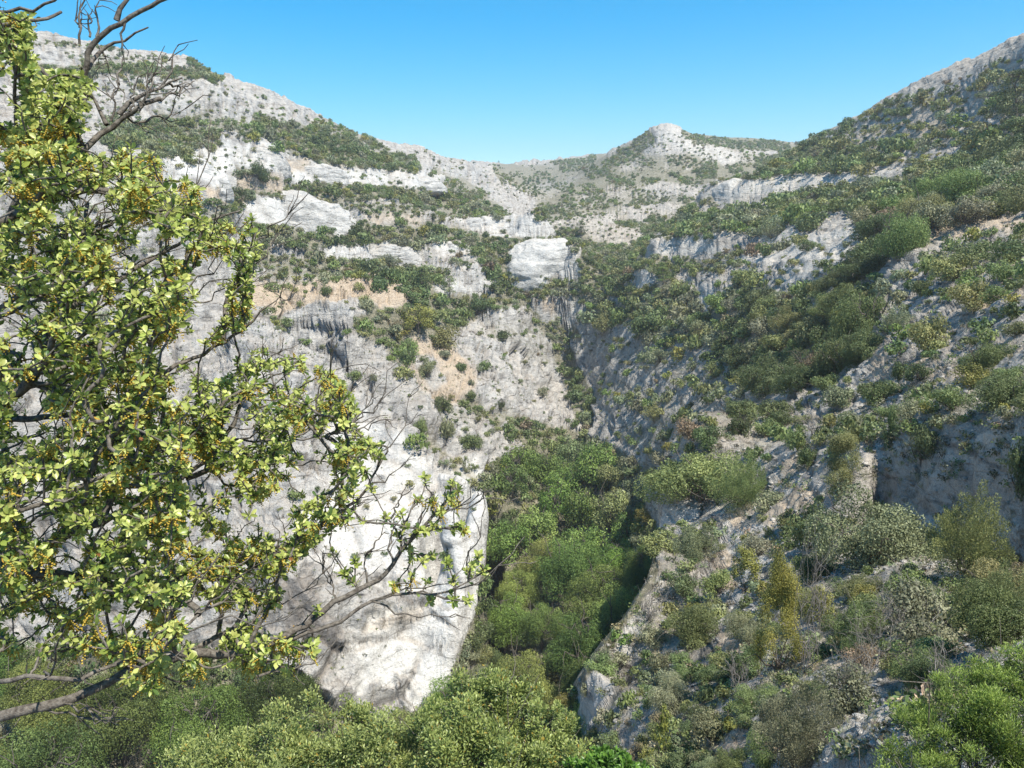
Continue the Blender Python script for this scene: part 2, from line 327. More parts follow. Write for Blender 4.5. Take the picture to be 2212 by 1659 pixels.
# ---------------------------------------------------------------- where plants, soil and clean rock lie (frame strokes laid onto the ground)
# dense scrub strokes: (radius, density, size class, [(x, y), ...])
VEG = [
 (13,.95,1,[(60,150),(150,152),(280,148),(390,157),(470,163)]),(12,.9,1,[(420,138),(455,150),(470,160)]),(7,.7,0,[(60,92),(180,98),(260,106)]),(12,.5,0,[(150,118),(260,130),(350,130)]),
 (36,.95,2,[(250,285),(350,290),(440,310)]),(30,.9,2,[(340,320),(420,335)]),(22,.8,2,[(420,265),(500,275),(540,285)]),
 (24,.95,2,[(560,262),(620,285),(700,305),(770,335)]),(26,.95,2,[(600,300),(700,330),(800,345),(880,350)]),(20,.7,2,[(700,270),(760,300),(820,320)]),
 (24,.95,2,[(530,375),(565,400),(590,415)]),(22,.9,2,[(530,405),(640,410),(720,420)]),(26,.95,2,[(690,392),(800,408),(900,420),(990,432),(1060,455)]),(15,.8,1,[(700,440),(850,452),(960,462),(1100,470)]),
 (18,.8,1,[(940,385),(1000,405),(1040,430)]),(22,.9,2,[(1000,440),(1060,460)]),(12,.6,1,[(870,500),(900,480)]),
 (26,.95,2,[(490,420),(510,440)]),(32,.8,2,[(330,450),(420,480),(480,470)]),
 (27,.98,3,[(560,500),(650,515),(740,520),(850,505),(940,505)]),(22,.95,2,[(780,490),(840,515),(960,510),(1060,520),(1100,510)]),(12,.9,2,[(870,470),(890,500)]),
 (30,.85,2,[(540,545),(600,570),(680,575),(760,590)]),(34,.97,3,[(700,565),(800,585),(880,595),(930,600)]),(16,.8,2,[(960,545),(1010,560)]),
 (28,.97,3,[(1035,520),(1050,560),(1090,580)]),(24,.95,3,[(1070,560),(1110,530)]),(26,.95,3,[(1070,600),(1120,625),(1200,620),(1270,625)]),(24,.9,2,[(1000,660),(1080,650),(1130,650)]),
 (28,.97,4,[(840,640),(880,610),(930,640)]),(36,.98,4,[(820,690),(880,700),(930,710)]),(34,.95,4,[(850,650),(930,660),(1010,670)]),(20,.9,3,[(960,690),(1040,670)]),(20,.9,2,[(780,700),(830,725),(900,740)]),
 (22,.8,2,[(560,620),(600,600),(700,605),(790,610)]),(26,.5,1,[(640,620),(760,625)]),(16,.9,3,[(790,640),(800,665)]),
 (16,.8,2,[(580,680),(610,700)]),(14,.7,1,[(880,740),(910,770)]),(20,.8,2,[(855,765),(875,785)]),
 (30,.5,1,[(1070,710),(1130,720),(1180,760)]),(14,.8,1,[(1130,660),(1170,700),(1200,740),(1215,790)]),(10,.8,1,[(1215,790),(1240,860),(1250,910)]),
 (18,.5,1,[(900,870),(960,880),(1010,920)]),(26,.97,3,[(1110,925),(1150,940),(1200,945),(1250,965)]),(16,.7,2,[(1080,905),(1130,930)]),
 (12,.85,1,[(1000,870),(1040,900),(1070,920)]),(15,.7,1,[(910,950),(960,990),(1010,1030)]),(12,.7,1,[(980,1000),(1030,1040)]),
 # head of the valley and peak
 (24,.88,0,[(1085,372),(1140,385),(1220,368),(1300,350)]),(20,.7,0,[(1130,405),(1180,420),(1230,395)]),(10,.7,0,[(1150,365),(1230,350),(1310,342)]),
 (18,.92,1,[(1165,460),(1200,435),(1250,405),(1300,372),(1340,345)]),(20,.95,1,[(1310,360),(1360,330),(1400,300)]),(22,.93,1,[(1260,400),(1330,385),(1440,378),(1540,378),(1650,372)]),(16,.85,1,[(1390,345),(1480,350),(1540,362)]),(12,.95,0,[(1500,300),(1580,312),(1680,318),(1740,330)]),(12,.95,0,[(1480,288),(1560,298),(1700,312)]),(14,.5,1,[(1600,340),(1680,350)]),
 (15,.85,1,[(1160,478),(1210,462),(1270,455),(1330,452)]),(11,.75,1,[(1220,438),(1330,434),(1440,434),(1540,436)]),(9,.6,1,[(1270,418),(1400,415)]),(14,.7,1,[(1340,480),(1400,495),(1430,480)]),
 (20,.85,2,[(1210,530),(1240,520),(1300,540),(1370,545)]),(16,.9,2,[(1230,505),(1240,540)]),(24,.97,2,[(1260,565),(1330,570),(1400,570)]),(18,.95,2,[(1265,595),(1300,600),(1350,590)]),(26,.9,2,[(1370,545),(1420,560),(1400,530)]),(16,.8,1,[(1430,480),(1400,510)]),
 # right wall, top of the ravine
 (10,.97,2,[(1110,519),(1170,516),(1250,520)]),(14,.97,2,[(1205,500),(1250,505),(1262,540)]),(12,.97,2,[(1262,545),(1268,600)]),
 (30,.98,3,[(1270,630),(1330,630),(1400,640),(1480,650)]),(34,.98,4,[(1300,670),(1370,670),(1440,680),(1520,700)]),(30,.96,3,[(1440,610),(1470,640),(1560,680)]),(26,.95,3,[(1400,720),(1470,720),(1560,730)]),
 (20,.85,2,[(1200,700),(1215,730),(1240,720)]),(15,.9,2,[(1230,760),(1240,820)]),(20,.95,3,[(1245,810),(1265,860),(1275,920)]),
 (34,.5,1,[(1290,740),(1350,760),(1420,790)]),(40,.55,2,[(1310,830),(1380,860),(1460,890)]),(40,.55,2,[(1430,780),(1520,820),(1600,830)]),(40,.55,2,[(1370,940),(1440,960),(1520,950)]),(36,.55,2,[(1500,890),(1580,900),(1650,900)]),(20,.7,2,[(1400,1010),(1420,1040)]),
 (50,.97,4,[(1590,700),(1640,740),(1720,740),(1800,730)]),(40,.97,4,[(1680,780),(1740,790),(1790,770)]),(36,.95,3,[(1600,640),(1650,660),(1740,690)]),(34,.85,3,[(1800,670),(1850,700),(1870,730)]),(24,.9,2,[(1560,760),(1600,800),(1680,820)]),
 # right slope bands
 (30,.97,3,[(1490,475),(1560,480),(1650,470),(1750,455)]),(36,.97,3,[(1700,440),(1800,430),(1900,420),(1960,430)]),(44,.98,4,[(1900,470),(2000,440),(2100,430),(2212,400)]),(50,.97,4,[(2010,390),(2100,380),(2212,360)]),(44,.95,4,[(2100,320),(2160,300),(2212,280)]),(30,.85,3,[(2150,240),(2212,220)]),
 (26,.9,2,[(1420,480),(1480,500),(1560,490)]),(14,.9,2,[(1410,520),(1450,530)]),(18,.85,2,[(1470,570),(1550,575),(1560,540)]),(22,.8,2,[(1570,550),(1640,550),(1700,545)]),(16,.85,2,[(1340,560),(1380,560)]),
 (24,.96,3,[(1650,362),(1720,345),(1800,350),(1860,340)]),(24,.95,3,[(1730,315),(1790,320),(1850,330),(1930,335)]),(26,.6,2,[(1820,290),(1900,290),(1980,300),(2050,300)]),(28,.65,3,[(2000,220),(2060,260),(2000,290)]),(20,.6,2,[(1900,250),(1950,240)]),(16,.7,2,[(2130,175),(2212,170)]),(26,.4,2,[(1960,230),(2060,200),(2140,220)]),
 (10,.7,2,[(1780,284),(1810,278),(1870,250)]),(8,.6,2,[(1900,232),(1960,210)]),
 (22,.96,3,[(1950,500),(1900,540),(1860,570),(1830,610)]),(20,.8,2,[(1820,600),(1780,640),(1700,640)]),(30,.6,2,[(1880,640),(1800,640)]),(14,.6,2,[(1640,600),(1600,620)]),
 (20,.6,2,[(2050,570),(2130,560),(2212,540)]),(30,.3,2,[(1950,640),(2050,610),(2150,600)]),(24,.4,2,[(1950,720),(2000,760)]),
 (60,.32,1,[(1700,880),(1850,860),(2000,850)]),(60,.28,1,[(1900,800),(2050,800),(2180,820)]),(40,.55,1,[(1800,930),(1900,920),(2000,900)]),(40,.5,1,[(1600,950),(1700,930)]),(30,.6,1,[(2000,870),(2100,890),(2212,860)]),
 (30,.5,1,[(1500,1150),(1470,1200),(1440,1270)]),(40,.6,1,[(1480,1320),(1440,1400),(1400,1480)]),(34,.75,1,[(1560,1420),(1520,1560)]),(50,.6,1,[(1800,1350),(1900,1400),(2000,1400)]),(60,.75,2,[(1900,1300),(2050,1280),(2150,1300)]),(60,.75,1,[(1450,1600),(1560,1640)]),
 # under the oak, lower left
 (60,.25,1,[(100,500),(300,520)]),(40,.3,1,[(60,650),(250,700)]),
]
# polygons of light scatter: (density, size, [(x,y)...])
POLY = [
 (.5,0,[(1060,362),(1150,358),(1310,335),(1400,300),(1380,380),(1250,400),(1170,430)]),
 (.16,0,[(0,160),(470,168),(700,262),(560,262),(420,300),(0,330)]),(.13,0,[(700,262),(1060,357),(1150,455),(1000,440),(850,350)]),
 (.18,0,[(415,318),(600,318),(615,385),(480,390),(420,350)]),(.2,0,[(620,350),(980,380),(980,430),(640,395)]),
 (.18,0,[(560,640),(880,630),(800,760),(870,900),(720,800),(560,740)]),(.2,0,[(870,740),(1180,690),(1270,960),(1130,985),(1000,1030),(880,900)]),
 (.05,0,[(600,820),(860,960),(1030,1070),(1030,1250),(600,1250)]),
 (.2,0,[(1210,440),(1540,395),(1530,500),(1400,540),(1200,520)]),(.3,0,[(1400,300),(1480,285),(1690,370),(1560,385),(1400,380)]),
 (.3,1,[(1780,290),(2212,110),(2212,330),(1960,350),(1800,350)]),(.28,1,[(1560,540),(1900,490),(1800,620),(1540,640)]),
 (.25,1,[(1860,600),(2212,470),(2212,900),(1860,950),(1800,820)]),(.35,0,[(1250,720),(1600,760),(1800,860),(1500,1080),(1310,960)]),
 (.42,1,[(1440,1100),(1900,1060),(1900,1500),(1700,1659),(1300,1659),(1240,1480)]),
]
SOIL = [ # orange soil
 (26,1,[(560,620),(640,625),(760,625),(850,640)]),(20,.8,[(520,395),(600,400)]),(18,.9,[(900,745),(960,760),(990,800)]),(24,.8,[(960,770),(1000,830),(960,860)]),(16,.7,[(1160,650),(1190,670)]),
 (14,.9,[(460,412),(520,430)]),(12,.6,[(800,470),(900,480)]),(16,.6,[(620,355),(660,345)]),(20,.6,[(880,780),(900,820),(930,860)]),
 (22,.9,[(1890,710),(1910,760),(1900,800),(1950,830)]),(26,.7,[(2000,780),(2090,830)]),(24,.8,[(2120,640),(2212,620)]),(22,.7,[(2000,500),(2212,470)]),(22,.6,[(2160,760),(2212,740)]),
 (26,.95,[(1600,1120),(1660,1110),(1740,1070)]),(24,.9,[(1570,1210),(1580,1260)]),(20,.9,[(1560,1380),(1600,1430)]),(24,.9,[(1740,1420),(1790,1440),(1900,1440)]),(18,.8,[(1700,1010),(1760,1000)]),(12,.4,[(780,1370),(830,1350),(900,1330)]),(14,.3,[(930,1060),(980,1050)]),(18,.8,[(1560,1620),(1640,1600)]),
 (30,.4,[(1900,300),(2100,220)]),(24,.5,[(1840,300),(1980,270)]),
]
SHADE_STAIN = [(80,.45,[(1980,1050),(2212,1050)]),(34,.8,[(640,1270),(650,1350),(700,1380)]),(40,.45,[(700,1400),(740,1450)]),(14,.9,[(425,395),(460,408)]),(16,.6,[(1560,525),(1640,520)])]  # shade of gully face and buttress flank painted in, plus the cave stain
CLEAN = [(20,.3,[(1441,288),(1500,318),(1580,348)]),(70,.9,[(1000,1060),(1030,1150),(1000,1320),(940,1480)]),(110,.85,[(760,1130),(980,1200)]),(80,.8,[(800,1420),(960,1380)]),(60,.7,[(760,950),(900,1040)]),(40,.8,[(400,370),(460,380)])]
XR, YR = np.meshgrid(np.arange(-300, 2512, 4.0), np.arange(0, 1760, 4.0))
_e = vnoise(XR/38, YR/26, XR*0)*0.30 + vnoise(XR/14, YR/11, XR*0+5)*0.25
def seg_d(px, py, a, b):
    vx, vy = b[0]-a[0], b[1]-a[1]; L2 = vx*vx+vy*vy+1e-9
    t = np.clip(((px-a[0])*vx+(py-a[1])*vy)/L2, 0, 1)
    return np.hypot(px-a[0]-t*vx, py-a[1]-t*vy)
def stroke(rad, L):
    d = np.full(XR.shape, 1e9)
    for a, b in zip(L[:-1], L[1:]): d = np.minimum(d, seg_d(XR, YR, a, b))
    return 1-sstep(0.8, 1.15, d/rad*1.0 + _e*1.0)
def inpoly(L):
    m = np.zeros(XR.shape, bool); n = len(L)
    for i in range(n):
        (x1, y1), (x2, y2) = L[i], L[(i+1) % n]
        c = (y1 > YR) != (y2 > YR)
        m ^= c & (XR < (x2-x1)*(YR-y1)/(y2-y1+1e-9)+x1)
    return m
M_den = np.zeros(XR.shape); M_siz = np.ones(XR.shape)
for dn, sz, L in POLY:
    m = inpoly(L); M_den = np.where(m & (dn > M_den), dn, M_den); M_siz = np.where(m, sz, M_siz)
for rad, dn, sz, L in VEG:
    s = stroke(rad, L)*dn; up = s > M_den
    M_siz = np.where(up & (s > .3), sz, M_siz); M_den = np.maximum(M_den, s)
BARE = [[(976,470),(1110,464),(1190,482),(1192,514),(1100,512),(1030,506)],[(1115,528),(1170,518),(1235,526),(1258,604),(1190,598),(1120,590)],
 [(683,533),(830,525),(905,530),(906,566),(800,562),(683,550)],[(925,525),(990,525),(1032,550),(1025,566),(960,560)],[(985,575),(1060,600),(1070,612),(1030,616)],[(930,612),(1010,615),(1022,638),(950,640)],
 [(513,428),(690,427),(770,470),(755,500),(690,490),(560,480)],[(415,322),(560,318),(612,342),(600,372),(480,352),(415,335)],[(300,338),(400,345),(485,392),(478,412),(330,400)],[(620,352),(850,365),(965,385),(940,408),(720,395),(640,385)],
 [(1545,392),(1700,380),(1976,362),(1900,385),(1706,418),(1560,432)],[(1405,514),(1667,503),(1760,500),(1650,530),(1560,545),(1480,550),(1400,550)],[(1375,585),(1400,582),(1410,615),(1372,625)],[(1512,615),(1540,612),(1535,665),(1512,668)],
 [(1560,560),(1760,510),(1870,495),(1850,540),(1780,600),(1680,625),(1700,580)],[(1890,960),(2060,950),(2212,920),(2212,1180),(2080,1140),(1900,1120)],[(1425,1105),(1520,1095),(1560,1120),(1560,1160),(1500,1150),(1430,1190)],
 [(1405,1235),(1440,1255),(1390,1370),(1340,1460),(1300,1530),(1250,1640),(1225,1640),(1228,1480),(1285,1395),(1345,1325)],[(1560,1190),(1600,1170),(1680,1200),(1600,1300),(1560,1290)],[(1700,1400),(1900,1420),(1880,1470),(1720,1470)],[(1540,1100),(1700,1090),(1700,1120),(1560,1180)],
 [(520,320),(590,300),(610,318),(560,325)]]
M_rock = np.zeros(XR.shape)
for bi, L in enumerate(BARE):
    m = inpoly(L); M_den = np.where(m, np.minimum(M_den, .3 if bi == 15 else .07), M_den); M_rock = np.where(m, 1, M_rock)
def mono(SL):
    m = np.zeros(XR.shape)
    for rad, dn, L in SL: m = np.maximum(m, stroke(rad, L)*dn)
    return m
M_den *= 1-.75*mono(SOIL)
M_den = np.where((YR < 640) & (M_den > .6), M_den*.9, M_den)
WP = [(1040,1010),(1130,970),(1300,950),(1380,1000),(1400,1100),(1430,1150),(1420,1250),(1340,1380),(1240,1490),(1240,1900),(-150,1900),(-150,1390),(250,1400),(520,1420),(640,1450),(740,1560),(950,1540),(975,1450),(1020,1330),(1050,1180)]
_m = inpoly(WP); M_den = np.where(_m, 1.0, M_den); M_siz = np.where(_m, 3, M_siz)
M_soil, M_dark, M_clean = mono(SOIL), mono(SHADE_STAIN), mono(CLEAN)
def samp(M, x, y):
    i = np.clip(np.nan_to_num((np.asarray(x)+300)/4, nan=0), 0, M.shape[1]-1.001); j = np.clip(np.nan_to_num(np.asarray(y)/4, nan=0), 0, M.shape[0]-1.001)
    i0 = i.astype(int); j0 = j.astype(int); fi = i-i0; fj = j-j0
    return (M[j0, i0]*(1-fi)+M[j0, i0+1]*fi)*(1-fj)+(M[j0+1, i0]*(1-fi)+M[j0+1, i0+1]*fi)*fj

px, py, fw = project(np.stack([X, Y, Z], -1))
inside = (~np.isnan(fw)) & (px > -290) & (px < 2500) & (py > -200) & (py < 1900)
a_veg = np.where(inside, samp(M_den, px, py), 0.5); a_soil = np.where(inside, samp(M_soil, px, py), 0.2)
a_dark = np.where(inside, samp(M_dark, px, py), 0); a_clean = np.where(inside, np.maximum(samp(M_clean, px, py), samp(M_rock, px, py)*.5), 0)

# ---------------------------------------------------------------- rock relief
Rg = np.broadcast_to(R, X.shape)
vline = np.interp(LRf, np.log([20, 60, 100, 150, 240, 400, 600]), np.radians([-4, 4.5, 8, 6.3, 3.6, 1.8, 6]))
right = sstep(-0.02, 0.03, np.broadcast_to(AZ[:, None], X.shape)-vline)*(1-sstep(290, 360, Rg)*0.6)
rocky = 1-0.75*sstep(.35, .8, a_veg)
far = sstep(20, 90, Rg)
amp = 0.22+0.78*far
wx = fbm(X/14, Y/14, Z/14, 3)
t_ = (Z + 0.10*X + 0.05*Y + wx*2.2)/3.4
fr = t_-np.floor(t_); lay = np.sqrt(np.clip(4*fr*(1-fr), 0, 1))**0.7 - 0.72
lm = sstep(-0.35, 0.45, vnoise(X/22+9, Y/22, Z/12))
t2 = (Z*1.0 - 0.06*X + wx*0.9)/1.15; f2 = t2-np.floor(t2); lay2 = np.sqrt(np.clip(4*f2*(1-f2), 0, 1)) - 0.75
dome = fbm(X/26, Y/26, Z/17, 3, .45)
rg = ridged(X/5.2, Y/5.2, Z/3.6, 4, .52)-0.6
# fractured blocks: every cell of rock stands a little forward or back, with open joints between
def cells(x, y, z):
    xi, yi, zi = np.floor(x).astype(np.int64), np.floor(y).astype(np.int64), np.floor(z).astype(np.int64)
    f1 = np.full(x.shape, 9., np.float32); f2 = f1.copy(); idv = np.zeros(x.shape, np.float32)
    for a in (-1, 0, 1):
        for b in (-1, 0, 1):
            for c in (-1, 0, 1):
                h = _perm[_perm[_perm[(xi+a) & 255]+((yi+b) & 255)]+((zi+c) & 255)]; h2 = _perm[h+37]; h3 = _perm[h2+91]
                d = (xi+a+h/256.-x)**2+(yi+b+h2/256.-y)**2+(zi+c+h3/256.-z)**2; d = d.astype(np.float32)
                n1 = d < f1; f2 = np.where(n1, f1, np.minimum(f2, d)); idv = np.where(n1, _val[_perm[h3+11]], idv); f1 = np.where(n1, d, f1)
    return np.sqrt(f1), np.sqrt(f2), idv
w1 = fbm(X/9, Y/9+7, Z/9, 2)*.35; w2 = fbm(X/9+31, Y/9, Z/9, 2)*.35
c1, c2, cid = cells(X/11+w1, Y/11+w2, Z/5.5+w1*.6+X/60)
joint = 1-sstep(0, .10, c2-c1)
c3, c4, cid2 = cells(X/4+w2*2, Y/4+w1*2, Z/2.2+w1)
joint2 = 1-sstep(0, .12, c4-c3)
block = cid*.95-joint*.75+cid2*.28-joint2*.25
# ribs and rills running down the fall line of the right slope
rill = ridged(X/16+Z/22, Y/2.6, Z/18+X/20, 4, .55)-0.6
sm = 1-0.85*a_clean
farl = 1-.6*sstep(190, 290, Rg)
disp = block*farl*rocky*(1-.8*a_clean)*(1-.68*right)+(1-right)*(lay*1.1*lm*sm + lay2*0.22*lm*sm + dome*1.9*rocky*(1-.7*a_clean) + rg*0.85*rocky*sm*farl) + right*(rill*0.46 + dome*0.5 + rg*0.18 + lay2*0.10)
disp = disp*amp*(0.35+0.65*rocky)
disp += fbm(X*1.7, Y*1.7, Z*1.7, 3)*0.10*(0.3+0.7*rocky)
disp *= sstep(2.0, 8.0, Rg)*(1+0.3*sstep(300, 700, Rg))
X = X+NB[..., 0]*disp; Y = Y+NB[..., 1]*disp; Z = Z+NB[..., 2]*disp
NT = normals(X, Y, Z)

# ---------------------------------------------------------------- terrain material
def mat_new(name):
    m = bpy.data.materials.new(name); m.use_nodes = True; n = m.node_tree.nodes; n.clear()
    return m, n, m.node_tree.links
def rock_material():
    m, n, l = mat_new('limestone_ground')
    out = n.new('ShaderNodeOutputMaterial'); bs = n.new('ShaderNodeBsdfPrincipled'); l.new(bs.outputs[0], out.inputs[0])
    bs.inputs['Roughness'].default_value = 0.93; bs.inputs['Specular IOR Level'].default_value = 0.15
    tc = n.new('ShaderNodeNewGeometry')
    def noise(sc, det=6, rough=.6, dist=0, vec=None):
        k = n.new('ShaderNodeTexNoise'); k.inputs['Scale'].default_value = sc; k.inputs['Detail'].default_value = det
        k.inputs['Roughness'].default_value = rough; k.inputs['Distortion'].default_value = dist
        l.new(vec or tc.outputs['Position'], k.inputs['Vector']); return k.outputs['Fac']
    def ramp(f, stops):
        k = n.new('ShaderNodeValToRGB'); e = k.color_ramp.elements
        while len(e) < len(stops): e.new(.5)
        for el, (p, c) in zip(e, stops): el.position = p; el.color = (*c, 1) if len(c) == 3 else c
        l.new(f, k.inputs[0]); return k.outputs['Color']
    def mix(f, a, b, mode='MIX'):
        k = n.new('ShaderNodeMix'); k.data_type = 'RGBA'; k.blend_type = mode
        for s, v in ((0, f), (6, a), (7, b)):
            if hasattr(v, 'is_output') or hasattr(v, 'links'): l.new(v, k.inputs[s])
            elif isinstance(v, (int, float)): k.inputs[s].default_value = v
            else: k.inputs[s].default_value = (*v, 1)
        return k.outputs[2]
    def math_(op, a, b=None, c=None):
        k = n.new('ShaderNodeMath'); k.operation = op
        for i, v in enumerate((a, b, c)):
            if v is None: continue
            if isinstance(v, (int, float)): k.inputs[i].default_value = v
            else: l.new(v, k.inputs[i])
        return k.outputs[0]
    def attr(nm):
        k = n.new('ShaderNodeAttribute'); k.attribute_name = nm; return k.outputs['Fac']
    def g(v): return (v, v, v)
    veg, soil, dark, clean, right_ = attr('veg'), attr('soil'), attr('dark'), attr('clean'), attr('right')
    mp = n.new('ShaderNodeMapping'); mp.inputs['Scale'].default_value = (1, 1, 3.2); mp.inputs['Rotation'].default_value = (0.05, -0.08, 0); l.new(tc.outputs['Position'], mp.inputs[0])
    big = noise(0.09, 5, .6); mid = noise(0.55, 6, .65); fine = noise(3.2, 6, .7); vfine = noise(9, 4, .75)
    strat = noise(0.35, 7, .68, .4, mp.outputs[0])
    c = ramp(mid, [(.34, (.27,.262,.255)), (.47, (.41,.40,.385)), (.62, (.52,.505,.48))])
    c = mix(ramp(big, [(.42, g(0)), (.68, g(.32))]), c, (.50,.46,.41))
    c = mix(math_('MULTIPLY', clean, .85), c, (.68,.67,.645))
    c = mix(math_('SUBTRACT', 1.0, math_('MULTIPLY', clean, .85)), c, ramp(strat, [(.33, g(.66)), (.45, g(.95)), (.7, g(1.05))]), 'MULTIPLY')
    c = mix(.8, c, ramp(fine, [(.32, g(.5)), (.46, g(.95)), (.6, g(1.06))]), 'MULTIPLY')
    c = mix(.6, c, ramp(noise(34, 3, .7), [(.36, g(.45)), (.5, g(1)), (.7, g(1.12))]), 'MULTIPLY')
    c = mix(.55, c, ramp(vfine, [(.34, g(.45)), (.47, g(1)), (.7, g(1.08))]), 'MULTIPLY')
    # bedding joints: thin dark broken lines along the strata
    sx = n.new('ShaderNodeSeparateXYZ'); l.new(mp.outputs[0], sx.inputs[0])
    tz = math_('ADD', math_('MULTIPLY', sx.outputs['Z'], .135), math_('MULTIPLY', noise(.07, 4, .55), 3.4))
    frc = math_('ABSOLUTE', math_('SUBTRACT', math_('FRACT', tz), .5))
    jn = ramp(math_('ADD', frc, math_('MULTIPLY', math_('SUBTRACT', mid, .5), .10)), [(.0, g(1)), (.022, g(1)), (.055, g(0))])
    c = mix(math_('MULTIPLY', math_('MULTIPLY', jn, ramp(strat, [(.42, g(1)), (.56, g(.1))])), math_('SUBTRACT', 1.0, math_('MULTIPLY', clean, .5))), c, mix(1.0, c, (.34,.33,.32), 'MULTIPLY'))
    # cracks
    dv = n.new('ShaderNodeVectorMath'); dv.operation = 'MULTIPLY_ADD'
    nz = n.new('ShaderNodeTexNoise'); nz.inputs['Scale'].default_value = .6; nz.inputs['Detail'].default_value = 4; l.new(tc.outputs['Position'], nz.inputs['Vector'])
    l.new(nz.outputs['Color'], dv.inputs[0]); dv.inputs[1].default_value = (3.2, 3.2, 1.6); l.new(mp.outputs[0], dv.inputs[2])
    vo = n.new('ShaderNodeTexVoronoi'); vo.feature = 'DISTANCE_TO_EDGE'; vo.inputs['Scale'].default_value = .28; l.new(dv.outputs[0], vo.inputs['Vector'])
    crk = ramp(vo.outputs['Distance'], [(0, g(.4)), (.03, g(1))])
    c = mix(math_('MULTIPLY', math_('SUBTRACT', 1.0, clean), ramp(big, [(.42, g(0)), (.62, g(.7))])), c, crk, 'MULTIPLY')
    c = mix(math_('MULTIPLY', right_, .75), c, mix(1.0, c, (1.02,.97,.90), 'MULTIPLY'))
    c = mix(dark, c, mix(1.0, c, (.5,.48,.47), 'MULTIPLY'))  # darkens joints, the cave stain and the faces with painted shade
    # flat ledges hold soil and litter
    nrm = n.new('ShaderNodeSeparateXYZ'); l.new(tc.outputs['Normal'], nrm.inputs[0])
    flat = ramp(math_('ADD', nrm.outputs['Z'], math_('MULTIPLY', math_('SUBTRACT', mid, .5), .9)), [(.72, g(0)), (.92, g(1))])
    so = math_('MINIMUM', math_('ADD', math_('MULTIPLY', flat, .2), math_('MULTIPLY', soil, math_('MULTIPLY', ramp(fine, [(.32, g(.5)), (.55, g(1))]), 1.0))), 1.0)
    scol = ramp(fine, [(.3, (.30,.205,.13)), (.55, (.47,.385,.29)), (.75, (.55,.46,.36))])
    c = mix(so, c, scol)
    vcol = ramp(noise(1.6, 5, .7), [(.3, (.075,.078,.042)), (.5, (.15,.14,.085)), (.66, (.34,.30,.23))])
    vf = math_('MULTIPLY', ramp(math_('ADD', veg, math_('MULTIPLY', math_('SUBTRACT', noise(.8, 5, .7), .5), 1.2)), [(.40, g(0)), (.85, g(1))]), .86)
    c = mix(vf, c, vcol)
    l.new(c, bs.inputs['Base Color'])
    b1 = n.new('ShaderNodeBump'); b1.inputs['Strength'].default_value = .9; b1.inputs['Distance'].default_value = .85; l.new(math_('ADD', math_('MULTIPLY', strat, math_('SUBTRACT', 1.0, math_('MULTIPLY', clean, .9))), math_('MULTIPLY', mid, .6)), b1.inputs['Height'])
    b2 = n.new('ShaderNodeBump'); b2.inputs['Strength'].default_value = .9; b2.inputs['Distance'].default_value = .16; l.new(fine, b2.inputs['Height']); l.new(b1.outputs[0], b2.inputs['Normal'])
    b3 = n.new('ShaderNodeBump'); b3.inputs['Strength'].default_value = .6; b3.inputs['Distance'].default_value = .10; l.new(crk, b3.inputs['Height']); l.new(b2.outputs[0], b3.inputs['Normal'])
    l.new(b3.outputs[0], bs.inputs['Normal'])
    return m
MAT_ROCK = rock_material()
na, nr = X.shape
V = np.stack([X, Y, Z], -1).reshape(-1, 3)
# close the hole under the viewer with a centre point
V = np.concatenate([V, [[0, 0, -1.62]]])
I = (np.arange(na-1)[:, None]*nr+np.arange(nr-1)[None, :]).ravel()
F = np.stack([I, I+nr, I+nr+1, I+1], 1)[:, ::-1]
Ac = np.arange(na-1)*nr
F = np.concatenate([F, np.stack([Ac, Ac+nr, np.full(na-1, len(V)-1), np.full(na-1, len(V)-1)], 1)]) if False else F
def padd(a): return np.concatenate([a.ravel(), [a.ravel()[0]]])
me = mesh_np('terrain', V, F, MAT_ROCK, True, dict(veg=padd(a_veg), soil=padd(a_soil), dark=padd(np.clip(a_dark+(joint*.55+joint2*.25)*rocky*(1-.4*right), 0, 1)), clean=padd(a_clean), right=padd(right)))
terrain = link('terrain', me); tag(terrain, kind='structure')

